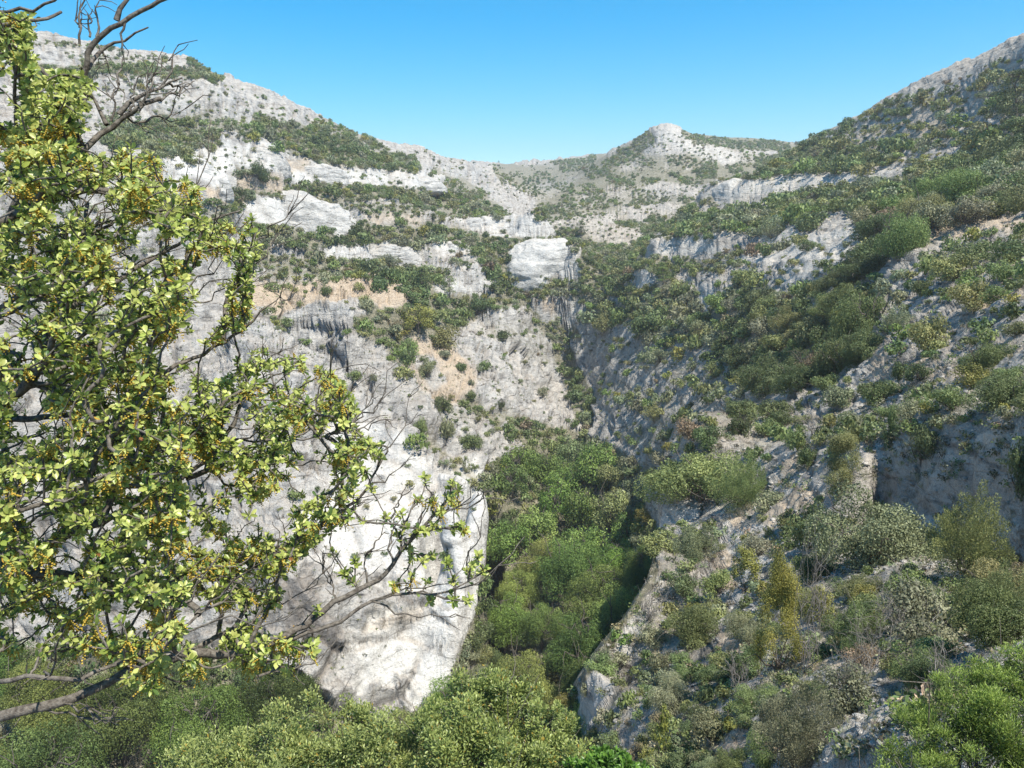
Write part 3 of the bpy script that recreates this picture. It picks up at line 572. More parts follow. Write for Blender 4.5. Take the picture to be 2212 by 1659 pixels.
# ---------------------------------------------------------------- rock outcrops that stand out of the slopes
def outcrop(cx, cy, hw, hh, r, seed, label, p=3.2, depth=.8, yaw=0, tilt=0, clean=.25, rt=0, n=34, lay=.5, dark=0):
    cy = cy+.4*hh; hh = hh*1.4                                 # the foot is buried in the slope
    g_ = np.linspace(-1, 1, n); u_, v_ = np.meshgrid(g_, g_, indexing='ij'); one = np.ones_like(u_)
    VV, FF, o = [], [], 0; q = (np.arange(n-1)[:, None]*n+np.arange(n-1)[None, :]).ravel(); fq = np.stack([q, q+n, q+n+1, q+1], 1)
    for a in ((u_, v_, one), (v_, u_, -one), (one, u_, v_), (-one, v_, u_), (v_, one, u_), (u_, -one, v_)):
        VV.append(np.stack([c.ravel() for c in a], 1)); FF.append(fq+o); o += n*n
    Pn = np.concatenate(VV); Pn = Pn/((np.abs(Pn)**p).sum(1)**(1/p))[:, None]
    Pc = at(cx, cy, r); s_ = np.linalg.norm(Pc)/FD; S = np.array([hw*s_, hw*s_*depth, hh*s_])
    Pn[:, 0] *= 1-.17*Pn[:, 2]; Pn[:, 1] *= 1-.22*Pn[:, 2]
    Wp = Pn*S; cy_, sy_ = math.cos(yaw), math.sin(yaw); Wp = np.stack([Wp[:, 0]*cy_-Wp[:, 1]*sy_, Wp[:, 0]*sy_+Wp[:, 1]*cy_, Wp[:, 2]+Wp[:, 0]*tilt], 1)
    nd = Pn/np.linalg.norm(Pn, axis=1, keepdims=True); sc = min(S); k = seed*13.7
    z_ = Wp[:, 2]/(sc*.5)+.5*fbm(Wp[:, 0]/sc/1.5+k, Wp[:, 1]/sc/1.5, Wp[:, 2]/sc, 2); f = z_-np.floor(z_)
    d = (np.sqrt(4*f*(1-f))-.7)*.10*lay*1.0+fbm(Wp[:, 0]/sc*.8+k, Wp[:, 1]/sc*.8, Wp[:, 2]/sc*.8, 3)*.13+(ridged(Wp[:, 0]/sc*2+k, Wp[:, 1]/sc*2, Wp[:, 2]/sc*1.6, 3)-.6)*.07
    ck = np.abs(vnoise(Wp[:, 0]/sc*.55+k, Wp[:, 1]/sc*.55, Wp[:, 2]/sc*.12)); d -= .30*(1-sstep(0, .05, ck))*lay
    Wp = Wp+nd*(d*sc)[:, None]
    back = np.array([Pc[0], Pc[1], 0]); back /= np.linalg.norm(back); root = Pc+back*S[1]*.72
    me_ = mesh_np('rock', Wp, np.concatenate(FF), MAT_ROCK, True, dict(clean=np.full(len(Wp), clean), right=np.full(len(Wp), float(rt)), dark=np.full(len(Wp), float(dark))))
    o = link('rock_outcrop', me_); o.location = tuple(root); tag(o, label, 'rock outcrop'); return o
outcrop(1176, 572, 94, 46, 216, 1, 'broad square white rock block jutting into the ravine mouth in the middle', 2.9, .8, .15, 0, .5, lay=.5, n=48)
outcrop(1095, 495, 98, 25, 248, 2, 'long flat-topped cracked rock block directly above the square white block', 4.5, .6, .1, -.05, .35, lay=.8)
outcrop(800, 549, 112, 20, 207, 3, 'low grey rock band running left of the twin boulders', 3.5, .5, .05, 0, .2)
outcrop(978, 546, 54, 24, 211, 4, 'rounded overhanging boulder at the right end of the grey rock band', 3, .9, 0, -.1, .4)
outcrop(1025, 602, 44, 20, 201, 5, 'white boulder just below the overhanging boulder', 3, .9, .2, -.35, .5)
outcrop(975, 632, 40, 15, 197, 6, 'lowest white boulder beside the tall pine', 3, .9, .2, -.3, .5)
outcrop(645, 466, 126, 42, 200, 7, 'large smooth grey dome split by a vertical crack on the left mountain', 2.6, .5, .1, -.13, .3, lay=.35, n=44)
outcrop(515, 348, 98, 30, 212, 8, 'grey domed shelf with dotted shrubs above the cracked dome', 2.8, .5, .1, -.03, .15, n=40)
outcrop(395, 382, 92, 40, 178, 9, 'whale-backed white rock with a brown cave mouth, right of the oak', 2.5, .5, .1, -.12, .5, lay=.2, n=40)
outcrop(566, 313, 25, 18, 228, 10, 'single round grey boulder among scrub above the domed shelf', 2.4, 1, 0, 0, .3, lay=.2, n=24)
outcrop(700, 380, 60, 20, 226, 11, 'small pale rock nose between two scrub bands on the left mountain', 2.8, .6, 0, -.1, .3)
outcrop(870, 390, 90, 16, 262, 12, 'long pale rock shelf at the right of the left mountain scrub', 3, .6, .1, -.08, .3)
outcrop(1460, 540, 58, 26, 201, 13, 'bluish cliff block at the left end of the lower right cliff', 4, .8, .3, .02, .2, .8)
outcrop(1392, 606, 22, 26, 194, 14, 'narrow bluish rock buttress beside the flat-topped pine', 3, 1, .2, 0, .2, 1)
outcrop(1524, 643, 18, 28, 156, 15, 'small bluish rock tooth above the dark ravine thicket', 3, 1, .2, 0, .2, 1)
outcrop(1600, 414, 62, 26, 246, 16, 'rounded cliff head at the left end of the upper right cliff', 3.2, .7, .3, .02, .35, .5)
outcrop(1497, 1140, 66, 40, 52, 17, 'pale rock knob on the near slope edge under the broad oak bush', 3.6, .8, .4, .15, .6, .3, n=44)
# ---------------------------------------------------------------- plant materials
def foliage_material(name, source, gloss=.3, trans=.24, var=.55):
    m, n, l = mat_new(name)
    out = n.new('ShaderNodeOutputMaterial')
    if source == 'object':
        oi = n.new('ShaderNodeObjectInfo'); base = oi.outputs['Color']
    else:
        a = n.new('ShaderNodeAttribute'); a.attribute_name = 'pcol'; base = a.outputs['Color']
    t = n.new('ShaderNodeAttribute'); t.attribute_name = 'tint'
    mr = n.new('ShaderNodeMapRange'); mr.inputs['To Min'].default_value = 1-var; mr.inputs['To Max'].default_value = 1+var*1.25
    l.new(t.outputs['Fac'], mr.inputs['Value'])
    hs_ = n.new('ShaderNodeHueSaturation'); l.new(base, hs_.inputs['Color']); l.new(mr.outputs[0], hs_.inputs['Value'])
    mh = n.new('ShaderNodeMapRange'); mh.inputs['To Min'].default_value = .515; mh.inputs['To Max'].default_value = .480
    l.new(t.outputs['Fac'], mh.inputs['Value']); l.new(mh.outputs[0], hs_.inputs['Hue'])
    bs = n.new('ShaderNodeBsdfPrincipled'); bs.inputs['Roughness'].default_value = .55; bs.inputs['Specular IOR Level'].default_value = gloss
    tr = n.new('ShaderNodeBsdfTranslucent'); mx = n.new('ShaderNodeMixShader'); mx.inputs[0].default_value = trans
    l.new(hs_.outputs[0], bs.inputs['Base Color']); l.new(hs_.outputs[0], tr.inputs['Color'])
    l.new(bs.outputs[0], mx.inputs[1]); l.new(tr.outputs[0], mx.inputs[2]); l.new(mx.outputs[0], out.inputs[0])
    return m
def bark_material(name, c1, c2, sc=14):
    m, n, l = mat_new(name); out = n.new('ShaderNodeOutputMaterial'); bs = n.new('ShaderNodeBsdfPrincipled')
    bs.inputs['Roughness'].default_value = .9; bs.inputs['Specular IOR Level'].default_value = .15
    g = n.new('ShaderNodeNewGeometry'); nz = n.new('ShaderNodeTexNoise'); nz.inputs['Scale'].default_value = sc; nz.inputs['Detail'].default_value = 5; nz.inputs['Roughness'].default_value = .7
    l.new(g.outputs['Position'], nz.inputs['Vector']); r = n.new('ShaderNodeValToRGB'); r.color_ramp.elements[0].position = .35; r.color_ramp.elements[1].position = .65
    r.color_ramp.elements[0].color = (*c1, 1); r.color_ramp.elements[1].color = (*c2, 1)
    l.new(nz.outputs['Fac'], r.inputs[0]); l.new(r.outputs[0], bs.inputs['Base Color'])
    b = n.new('ShaderNodeBump'); b.inputs['Strength'].default_value = .6; b.inputs['Distance'].default_value = .01; l.new(nz.outputs['Fac'], b.inputs['Height']); l.new(b.outputs[0], bs.inputs['Normal'])
    l.new(bs.outputs[0], out.inputs[0]); return m
M_FOL = foliage_material('foliage', 'object'); M_FOLC = foliage_material('foliage_mixed', 'attr')
M_BARK = bark_material('bark', (.06,.05,.042), (.17,.15,.13)); M_DEAD = bark_material('dead_wood', (.15,.135,.12), (.36,.33,.30))

# ---------------------------------------------------------------- crowns made of leaves
def shape_points(kind, n, R_, K=None):
    """points on a plant of unit radius standing at the origin, with outward directions"""
    if kind in ('round', 'mound', 'tree'):
        H = {'round': 1.45, 'mound': 1.0, 'tree': 1.5}[kind]; K = K or {'round': 16, 'mound': 22, 'tree': 30}[kind]
        a = R_.uniform(0, 2*np.pi, K); rr = np.sqrt(R_.uniform(0.02, 1, K))*.72
        zz = R_.uniform(.15, 1, K)*np.sqrt(np.clip(1-(rr*1.05)**2, .05, 1))
        c = np.stack([rr*np.cos(a), rr*np.sin(a), zz*(H-.42)+.08], 1); lr_ = R_.uniform(.22, .46, K) if kind != 'tree' else R_.uniform(.20, .38, K)
        w = lr_**2; k = R_.choice(K, n, p=w/w.sum())
        d = R_.normal(size=(n, 3)); d[:, 2] += .25; d /= np.linalg.norm(d, axis=1, keepdims=True)
        rad = lr_[k]*np.where(R_.uniform(size=n) < .8, R_.uniform(.84, 1.07, n), R_.uniform(.3, .9, n))*(1+.22*np.sin(d[:, 0]*7+k)*np.cos(d[:, 1]*6+2*k))
        P = c[k]+d*rad[:, None]*np.array([1, 1, .82]); P[:, 2] = np.maximum(P[:, 2], R_.uniform(0, .12, n))
        lob = R_.uniform(0, 1, K)[k]
        return P, d, lob
    if kind == 'juniper':
        K = K or 34
        a = R_.uniform(0, 2*np.pi, K); t = R_.uniform(0, 1, K)
        base = np.stack([np.cos(a)*t*.55, np.sin(a)*t*.55, R_.uniform(.05, .5, K)], 1)
        tip = np.stack([np.cos(a)*(t*.6+.35), np.sin(a)*(t*.6+.35), 1.75-t*1.0+R_.uniform(-.15, .25, K)], 1)
        k = R_.integers(0, K, n); s = R_.uniform(0, 1, n)**.8
        ax = (tip-base)[k]; P0 = base[k]+ax*s[:, None]
        d = R_.normal(size=(n, 3)); d /= np.linalg.norm(d, axis=1, keepdims=True)
        P = P0+d*((.27*(1-s**1.5)+.07)*R_.uniform(.75, 1.08, n))[:, None]
        dd = d*.6+ax/np.linalg.norm(ax, axis=1, keepdims=True)*.8; dd /= np.linalg.norm(dd, axis=1, keepdims=True)
        P[:, 2] = np.maximum(P[:, 2], .02); return P, dd, R_.uniform(0, 1, K)[k]
    if kind == 'box':
        K = K or 20
        a = R_.uniform(0, 2*np.pi, K); t = np.sqrt(R_.uniform(0, 1, K))
        z = R_.uniform(.2, 2.5, K); wd = np.interp(z, [0, .8, 1.8, 2.6], [.75, .8, .55, .2])
        c = np.stack([np.cos(a)*t*wd, np.sin(a)*t*wd, z], 1); k = R_.integers(0, K, n)
        d = R_.normal(size=(n, 3)); d[:, 2] += .5; d /= np.linalg.norm(d, axis=1, keepdims=True)
        P = c[k]+d*(R_.uniform(.10, .36, n))[:, None]*np.array([.9, .9, 1.3]); P[:, 2] = np.maximum(P[:, 2], .03)
        return P, d, R_.uniform(0, 1, K)[k]
    if kind == 'pine':
        K = K or 26
        z = np.linspace(.9, 3.1, K)+R_.uniform(-.08, .08, K); wd = np.interp(z, [.9, 1.4, 2.4, 3.1], [.75, .9, .65, .1])
        a = R_.uniform(0, 2*np.pi, K)+np.arange(K)*2.4
        c = np.stack([np.cos(a)*wd*.65, np.sin(a)*wd*.65, z], 1); k = R_.integers(0, K, n)
        d = R_.normal(size=(n, 3)); d[:, 2] = np.abs(d[:, 2])*.6+.2; d /= np.linalg.norm(d, axis=1, keepdims=True)
        e = R_.normal(size=(n, 3))*np.array([.16, .16, .055]); P = c[k]+e*(.6+wd[k])[:, None]
        return P, d, R_.uniform(0, 1, K)[k]
    if kind == 'broom':
        a = R_.uniform(0, 2*np.pi, n); tl = R_.uniform(.1, .75, n); L_ = R_.uniform(.35, 1.25, n)
        d = np.stack([np.cos(a)*np.sin(tl), np.sin(a)*np.sin(tl), np.cos(tl)], 1)
        P = d*L_[:, None]; return P, d, R_.uniform(0, 1, n)
    if kind == 'tuft':
        a = R_.uniform(0, 2*np.pi, n); tl = R_.uniform(.1, 1.1, n)
        d = np.stack([np.cos(a)*np.sin(tl), np.sin(a)*np.sin(tl), np.cos(tl)], 1)
        return d*R_.uniform(.2, .8, n)[:, None], d, R_.uniform(0, 1, n)
def leaf_quads(P, d, size, R_, narrow=.5, align=.5, face=False):
    """kite-shaped leaves, one quad each"""
    n = len(P)
    u = d*align+R_.normal(size=(n, 3))*(1-align)*.9
    if face:                                                  # leaves turned outwards, as on the skin of a crown
        dn = d+R_.normal(size=(n, 3))*(.75 if n > 12000 else .45); dn /= np.linalg.norm(dn, axis=1, keepdims=True); u = R_.normal(size=(n, 3)); u -= dn*(u*dn).sum(1, keepdims=True)
    u /= np.linalg.norm(u, axis=1, keepdims=True)+1e-9
    q = dn if face else R_.normal(size=(n, 3)); v = np.cross(u, q); v /= np.linalg.norm(v, axis=1, keepdims=True)+1e-9
    s = (size*R_.uniform(.65, 1.35, n))[:, None]
    nrm = np.cross(u, v)
    A_ = P-u*s*.5; B = P+v*s*narrow*.5+u*s*.08+nrm*s*.08; C = P+u*s*.5; D = P-v*s*narrow*.5+u*s*.08+nrm*s*.08
    V_ = np.stack([A_, B, C, D], 1).reshape(-1, 3); F_ = np.arange(4*n).reshape(-1, 4)
    return V_, F_
_proto = {}
LODN = {0: (26000, .038), 1: (3200, .095), 2: (900, .17), 3: (270, .27), 4: (95, .42)}
def crown_data(kind, lod, seed):
    R_ = np.random.default_rng(hash((len(kind)*31+ord(kind[0])+ord(kind[1])*7, lod, seed)) % (2**31))
    n, s = LODN[lod]
    if kind == 'broom': n = int(n*.55); 
    if kind == 'tree': n = int(n*1.5); s = s*.8
    if kind == 'pine': n = int(n*1.2)
    P, d, lob = shape_points(kind, n, R_)
    nar, al = {'broom': (.07, .96), 'pine': (.3, .3), 'juniper': (.35, .75), 'box': (.6, .3), 'tuft': (.16, .95)}.get(kind, (.55, .3))
    if kind == 'broom': s = s*4 if lod < 2 else s*2.4; nar = .05 if lod < 2 else .12
    if kind == 'juniper': s *= 1.1
    Vv, Ff = leaf_quads(P, d, s, R_, nar, al, kind in ('round', 'mound', 'tree', 'box'))
    t = np.repeat(np.clip(lob*.5+R_.uniform(0, .5, n), 0, 1), 4)
    return Vv, Ff, t
def crown_mesh(kind, lod, seed):
    key = (kind, lod, seed)
    if key not in _proto:
        Vv, Ff, t = crown_data(kind, lod, seed)
        _proto[key] = mesh_np('crown', Vv, Ff, M_FOL, False, dict(tint=t))
    return _proto[key]
# woody parts
def tubes(paths, sides=6):
    """paths: list of (points (n,3), radii (n,)) -> V, F quads"""
    VV, FF, o = [], [], 0
    an = np.linspace(0, 2*np.pi, sides, endpoint=False)
    for P, rd in paths:
        P = np.asarray(P, float); rd = np.asarray(rd, float); n = len(P)
        if n < 2: continue
        T = np.gradient(P, axis=0); T /= np.linalg.norm(T, axis=1, keepdims=True)+1e-9
        ref = np.array([0.31, 0.17, 0.93]); 
        U = np.cross(T, ref); bad = np.linalg.norm(U, axis=1) < .15; U[bad] = np.cross(T[bad], [1., 0, 0]); U /= np.linalg.norm(U, axis=1, keepdims=True)
        for i in range(1, n):
            q = U[i-1]-T[i]*np.dot(U[i-1], T[i]); ln = np.linalg.norm(q)
            if ln > 1e-6: U[i] = q/ln
        Wv = np.cross(T, U)
        ring = P[:, None, :]+rd[:, None, None]*(np.cos(an)[None, :, None]*U[:, None, :]+np.sin(an)[None, :, None]*Wv[:, None, :])
        VV.append(ring.reshape(-1, 3))
        i = np.arange(n-1)[:, None]*sides; j = np.arange(sides)[None, :]; j2 = (j+1) % sides
        FF.append((np.stack([i+j, i+j2, i+sides+j2, i+sides+j], -1)+o).reshape(-1, 4)); o += n*sides
    return np.concatenate(VV), np.concatenate(FF)
def wobble(a, b, R_, n=6, k=.08):
    t = np.linspace(0, 1, n)[:, None]; a = np.asarray(a, float); b = np.asarray(b, float); L_ = np.linalg.norm(b-a)
    e = R_.normal(size=(n, 3))*L_*k; e[0] = 0; e[-1] = 0
    e = (e+np.roll(e, 1, 0)*.5)*np.sin(t*np.pi)
    return a+(b-a)*t+e
def limbs(kind, seed, H=1.3, nl=9, r0=.07):
    if kind == 'bare' and r0 == .07: r0 = .028
    key = ('limbs', kind, seed)
    if key in _proto: return _proto[key]
    R_ = np.random.default_rng(seed+900)
    paths = []
    if kind in ('bare',):                    # a dead, much branched shrub
        for i in range(nl):
            a = R_.uniform(0, 2*np.pi); tl = R_.uniform(.1, .8); L_ = R_.uniform(.7, 1.2)*H
            tip = np.array([math.cos(a)*math.sin(tl), math.sin(a)*math.sin(tl), math.cos(tl)])*L_
            p = wobble((0, 0, -.1), tip, R_, 9, .10); paths.append((p, np.linspace(r0*.5, r0*.12, 9)))
            for j in range(7):
                q = p[R_.integers(2, 9)]; dirv = tip/L_+R_.normal(size=3)*.6; dirv[2] = abs(dirv[2])*.7
                e = q+dirv*R_.uniform(.15, .45)*H; pp = wobble(q, e, R_, 5, .12); paths.append((pp, np.linspace(r0*.2, r0*.07, 5)))
                for k in range(3):
                    q2 = pp[R_.integers(1, 5)]; e2 = q2+(dirv+R_.normal(size=3)*.8)*R_.uniform(.08, .2)*H; paths.append((wobble(q2, e2, R_, 3, .1), np.linspace(r0*.09, r0*.04, 3)))
    else:
        th = {'tree': .5, 'pine': 3.0}.get(kind, .18)
        top = np.array([R_.uniform(-.05, .05), R_.uniform(-.05, .05), th])
        paths.append((wobble((0, 0, -.35), top, R_, 6, .03), np.linspace(r0, r0*(.25 if kind == 'pine' else .7), 6)))
        for i in range(nl):
            a = i*2.4+R_.uniform(-.3, .3); el = R_.uniform(.3, 1.2); L_ = R_.uniform(.55, .85)
            st = top if kind != 'pine' else np.array([0, 0, R_.uniform(1, 2.8)]); L2 = L_ if kind != 'pine' else .6
            e = st+np.array([math.cos(a)*math.cos(el), math.sin(a)*math.cos(el), math.sin(el)*(H-.2 if kind != 'pine' else .3)])*L2
            p = wobble(st, e, R_, 6, .09); paths.append((p, np.linspace(r0*.5, r0*.12, 6)))
            for j in range(3):
                q = p[R_.integers(2, 6)]; paths.append((wobble(q, q+R_.normal(size=3)*.18+np.array([0, 0, .12]), R_, 4, .1), np.linspace(r0*.14, r0*.05, 4)))
    Vv, Ff = tubes(paths, 5); me_ = mesh_np('trunk', Vv, Ff, M_DEAD if kind == 'bare' else M_BARK, True); _proto[key] = me_; return me_

# ---------------------------------------------------------------- where a sight line meets the ground
RH = np.hypot(X, Y); EL = Z/np.maximum(RH, .01)
ELM = np.maximum.accumulate(EL, axis=1)
rows_ok = RH > 4.0
def surf(x, y):
    az, s = ray(x, y); az = np.atleast_1d(az); s = np.atleast_1d(s)
    i = np.clip(np.round(np.interp(az, AZ, np.arange(len(AZ)))).astype(int), 0, len(AZ)-1)
    j = np.empty(len(i), int)
    for k in range(0, len(i), 8000):
        j[k:k+8000] = np.argmax((ELM[i[k:k+8000]] >= s[k:k+8000, None]) & rows_ok[i[k:k+8000]], axis=1)
    ok = j > 0
    jm = np.maximum(j-1, 0); t = np.clip((s-EL[i, jm])/np.where(np.abs(EL[i, j]-EL[i, jm]) < 1e-7, 1e-7, EL[i, j]-EL[i, jm]), 0, 1)[:, None]
    A0 = np.stack([X[i, jm], Y[i, jm], Z[i, jm]], -1); A1 = np.stack([X[i, j], Y[i, j], Z[i, j]], -1)
    Pq = A0*(1-t)+A1*t; return Pq, NT[i, j], np.hypot(Pq[:, 0], Pq[:, 1]), ok

GREENS = {'dark green': (.105,.140,.056), 'grey-green': (.220,.240,.140), 'olive green': (.210,.225,.090), 'bright green': (.165,.225,.070), 'yellow-green': (.24,.24,.065), 'rusty brown': (.20,.165,.10), 'mid green': (.160,.205,.078)}
def tone(word, R_, j=.12):
    c = np.array(GREENS[word]); f = 1+R_.uniform(-j, j)*1.6; return tuple(np.clip(c*f*(1+R_.uniform(-j, j, 3)*.6), 0, 1))+(1.0,)

# named plants, all but two added shade bushes read from the photograph: x, y of the crown centre, half width, half height (frame units), metres away (0: on the ground seen there), kind, colour, category, label
N_ = [
 (1525,1018,112,76,0,'round','olive green','oak bush','broad rounded olive green oak bush crowning the pale rock knob above the wood'),
 (1600,1046,62,62,0,'juniper','mid green','juniper','feathery green juniper growing against the right side of the broad oak bush'),
 (1748,985,27,23,0,'mound','dark green','bush','small clipped-looking ball of dark green bush on orange soil'),
 (1814,1012,52,62,0,'box','olive green','box shrub','ragged golden olive box shrub rising behind the big grey-green bush'),
 (1885,1130,118,105,0,'round','grey-green','bush','largest grey-green domed bush on the near right slope'),
 (1748,1140,48,62,0,'round','dark green','bush','dark green bush in shade at the left foot of the grey-green dome'),
 (2090,1175,82,88,0,'juniper','olive green','juniper','lumpy sunlit juniper in front of the dark shaded rock face'),
 (1609,1238,36,48,0,'box','yellow-green','box shrub','small leafy yellow-green box shrub alone on bare gravel'),
 (1682,1350,50,118,0,'box','yellow-green','box shrub','tall golden box shrub with bare grey stems beside it'),
 (1778,1312,38,46,0,'box','yellow-green','box shrub','short bright yellow box shrub to the right of the tall golden one'),
 (1507,1162,52,46,0,'round','grey-green','bush','wiry grey-green bush just below the pale rock knob'),
 (1494,1340,60,55,0,'round','mid green','bush','green bush with a bare twig on the edge above the cliff'),
 (1452,1497,50,42,0,'round','grey-green','bush','pale grey-green bush half way down the near cliff edge'),
 (1862,1335,56,60,0,'round','mid green','bush','soft green bush on pale stems right of the yellow box shrubs'),
 (1976,1320,72,60,0,'broom','grey-green','dry shrub','dry greyish twiggy shrub behind the light green foreground bush'),
 (1744,1585,92,88,0,'juniper','grey-green','juniper','dense grey-green juniper at the bottom edge of the near slope'),
 (1842,1490,56,50,0,'broom','grey-green','dry shrub','wiry greyish dry shrub between the juniper and the orange soil'),
 (1995,1390,60,50,0,'broom','grey-green','dry shrub','wispy grey dry shrub leaning above the light green foreground bush'),
 (1543,1567,45,40,0,'round','grey-green','bush','low grey-green bush left of the bottom juniper'),
 (1436,1590,20,55,0,'box','yellow-green','box shrub','thin yellow-green box shrub on the steep rock at the bottom'),
 (2130,1290,56,50,0,'round','olive green','bush','pale leafy bush under the sunlit juniper'),
 (2119,773,62,36,0,'mound','dark green','bush','wide dense dark green mound on the dry right slope'),
 (2165,845,78,36,0,'mound','dark green','bush','dark spreading bush at the right edge below the wide mound'),
 (1995,728,44,48,0,'round','olive green','bush','brownish olive bush beside the little gravel path'),
 (1945,802,20,26,0,'round','dark green','bush','upright dark bush at the lower end of the gravel path'),
 (1991,621,25,19,0,'mound','dark green','bush','compact dark bush near the top of the dry right slope'),
 (2092,640,46,32,0,'round','olive green','bush','loose olive bush spreading across the upper dry slope'),
 (1918,930,22,44,0,'box','dark green','juniper','narrow upright dark juniper left of the shaded rock face'),
 (1995,966,30,45,0,'round','dark green','bush','dusky bush hanging over the top of the shaded rock face'),
 (1790,829,33,24,0,'round','mid green','bush','crouched bush with a grey bare limb below the thicket'),
 (1887,836,18,18,0,'round','mid green','bush','round bush left of the gravel path bend'),
 (2203,1022,30,60,0,'round','dark green','bush','dark bush cut by the right edge beside the shaded rock face'),
 (1713,945,28,22,0,'juniper','mid green','juniper','low juniper above the small round ball bush'),
 (2176,540,36,26,0,'mound','dark green','bush','round dark bush near the right edge under the woodland band'),
 (2107,544,38,22,0,'round','mid green','bush','spreading green bush left of the round dark one near the right edge'),
 (903,696,44,32,0,'tree','yellow-green','oak','golden green oak crown standing out in the thicket left of the ravine'),
 (795,657,19,22,0,'round','grey-green','bush','egg-shaped grey-green bush on the pale dome left of the golden oak'),
 (704,626,13,12,0,'mound','dark green','bush','small round dark bush on the orange soil ledge'),
 (937,871,28,22,0,'mound','dark green','bush','dark round bush, upper one of the cluster on the pale spur'),
 (903,921,23,27,0,'mound','mid green','bush','mid green bush at the lower left of the cluster on the pale spur'),
 (953,921,19,25,0,'mound','grey-green','bush','grey-green bush at the lower right of the cluster on the pale spur'),
 (1013,950,31,18,0,'mound','mid green','bush','low wide bush below the cluster on the pale spur'),
 (872,767,19,23,0,'mound','mid green','bush','oval bush at the left end of the orange scree'),
 (922,796,23,25,0,'round','grey-green','bush','grey bush below the left end of the orange scree'),
 (991,790,16,11,0,'mound','dark green','bush','small dark bush in the middle of the orange scree'),
 (1041,786,17,13,0,'mound','mid green','bush','small green bush right of the dark one on the orange scree'),
 (1107,794,11,10,0,'mound','olive green','bush','tiny olive bush near the ravine edge of the scree'),
 (1084,720,18,17,0,'round','dark green','bush','dark bush at the top of the slope beside the ravine'),
 (960,763,17,12,0,'round','grey-green','bush','pale bush on the upper edge of the orange scree'),
 (1014,852,15,14,0,'round','mid green','bush','bush in the middle of the lower pale slope'),
 (1072,871,11,11,0,'mound','dark green','bush','dark little bush low on the slope beside the ravine'),
 (1180,844,14,17,0,'round','grey-green','bush','grey bush on the lip of the ravine wall'),
 (752,809,19,12,0,'round','mid green','bush','low bush on the white slope next to the foreground oak'),
 (817,813,12,11,0,'round','grey-green','bush','small grey bush on the white slope right of the foreground oak'),
 (1007,1006,12,19,0,'box','mid green','juniper','slim pointed juniper in the gully beside the white buttress'),
 (1432,594,23,26,0,'pine','bright green','pine','flat-topped green pine against the bluish right cliffs'),
 (1257,499,17,20,0,'pine','dark green','pine','dark pine standing before the pale dome in the middle of the valley'),
 (968,618,18,33,0,'pine','mid green','pine','tall pine in front of the white boulders left of centre'),
 (914,607,20,28,0,'pine','dark green','pine','dark pine directly left of the tall pine by the white boulders'),
 (2188,235,46,56,0,'pine','dark green','pine','largest dark pine high on the right mountain'),
 (1740,345,10,14,0,'pine','grey-green','pine','thin sparse pine on the saddle right of the central peak'),
 (1690,352,20,13,0,'round','bright green','bush','bright green bush on the saddle right of the central peak'),
 (1748,530,22,14,0,'round','mid green','bush','bush on the rim above the bluish diagonal slabs'),
 (1612,596,36,24,0,'round','olive green','bush','olive bush at the foot of the diagonal slabs'),
 (560,372,26,24,0,'round','dark green','bush','dark clump below the grey dome on the left mountain'),
 (510,425,28,22,0,'round','dark green','bush','dark bushy clump right of the brown cave mouth'),
 (2175,1335,78,72,0,'round','dark green','bush','dark bush in shade at the right edge above the foreground juniper'),  # bush added to darken the shaded ground at the right edge
 (2035,1455,62,44,0,'round','dark green','bush','low dark bush directly behind the bright foreground juniper'),  # another added bush, standing in for shade behind the juniper
 (1598,1442,42,34,0,'round','dark green','bush','dark green bush on gravel left of the dead twigs'),
 (1760,1215,50,40,0,'round','dark green','bush','dark low bush at the foot of the largest grey-green dome'),
]
placed = []                                   # (x, y, z, R) of every plant, to keep them apart
TH = []                                       # named things for later
def plant(kind, word, base, R_m, H_m, lod, seed, name, label, cat, group=None, parts=True, lean=0, rz=None, col=None):
    R_ = np.random.default_rng(seed+77)
    h0 = {'round': 1.5, 'mound': 1.05, 'tree': 1.5, 'juniper': 1.85, 'box': 2.6, 'pine': 3.2, 'broom': 1.2}[kind]
    rz = R_.uniform(0, 6.28) if rz is None else rz
    col = col or tone(word, R_)
    lift = 0; dry = cat == 'dry shrub'
    if kind == 'broom': kind = 'round'; h0 = 1.5
    if parts:
        root = empty(name, tuple(base)); 
        cm = link('crown', crown_mesh(kind, 1 if dry else lod, seed % 3), root); cm.color = col
        tk = link('trunk', limbs('tree' if kind == 'tree' else 'pine' if kind == 'pine' else 'bare' if dry else 'bush', seed % 3), root)
        lift = .35*R_m if kind == 'tree' else 0
        ax_, ay_ = R_.uniform(.88, 1.12, 2)
        for o in (cm, tk): o.scale = (R_m*ax_, R_m*ay_, H_m/h0); o.rotation_euler = (0, 0, rz)
        cm.location = (0, 0, lift)
        if lift: tk.scale = (R_m, R_m, H_m/h0*1.25)
    else:
        root = link(name, crown_mesh(kind, lod, seed % 3)); root.location = tuple(base); root.scale = (R_m, R_m, H_m/h0); root.rotation_euler = (0, 0, rz); root.color = col
    tag(root, label, cat, group); return root
for i, (x, y, hw, hh, r, kind, word, cat, label) in enumerate(N_):
    P, nn, rr, ok = surf(np.array([x]), np.array([y+hh*.82])); P = P[0]; rr = rr[0]
    sc_ = np.linalg.norm(P)/FD; Rm = hw*sc_; Hm = 2*hh*sc_*(1.0 if y > 700 else .98)
    lod = 0 if hw > 48 else 1 if hw > 20 else 2
    nm = {'oak bush': 'oak_bush', 'box shrub': 'box_shrub', 'dry shrub': 'dry_shrub', 'juniper': 'juniper', 'pine': 'pine_tree', 'oak': 'oak_tree'}.get(cat, 'bush')
    plant(kind, word, P-np.array([0, 0, .06*Hm]), Rm, Hm, lod, i*13+5, nm, label, cat, parts=True)
    placed.append((*P, Rm))
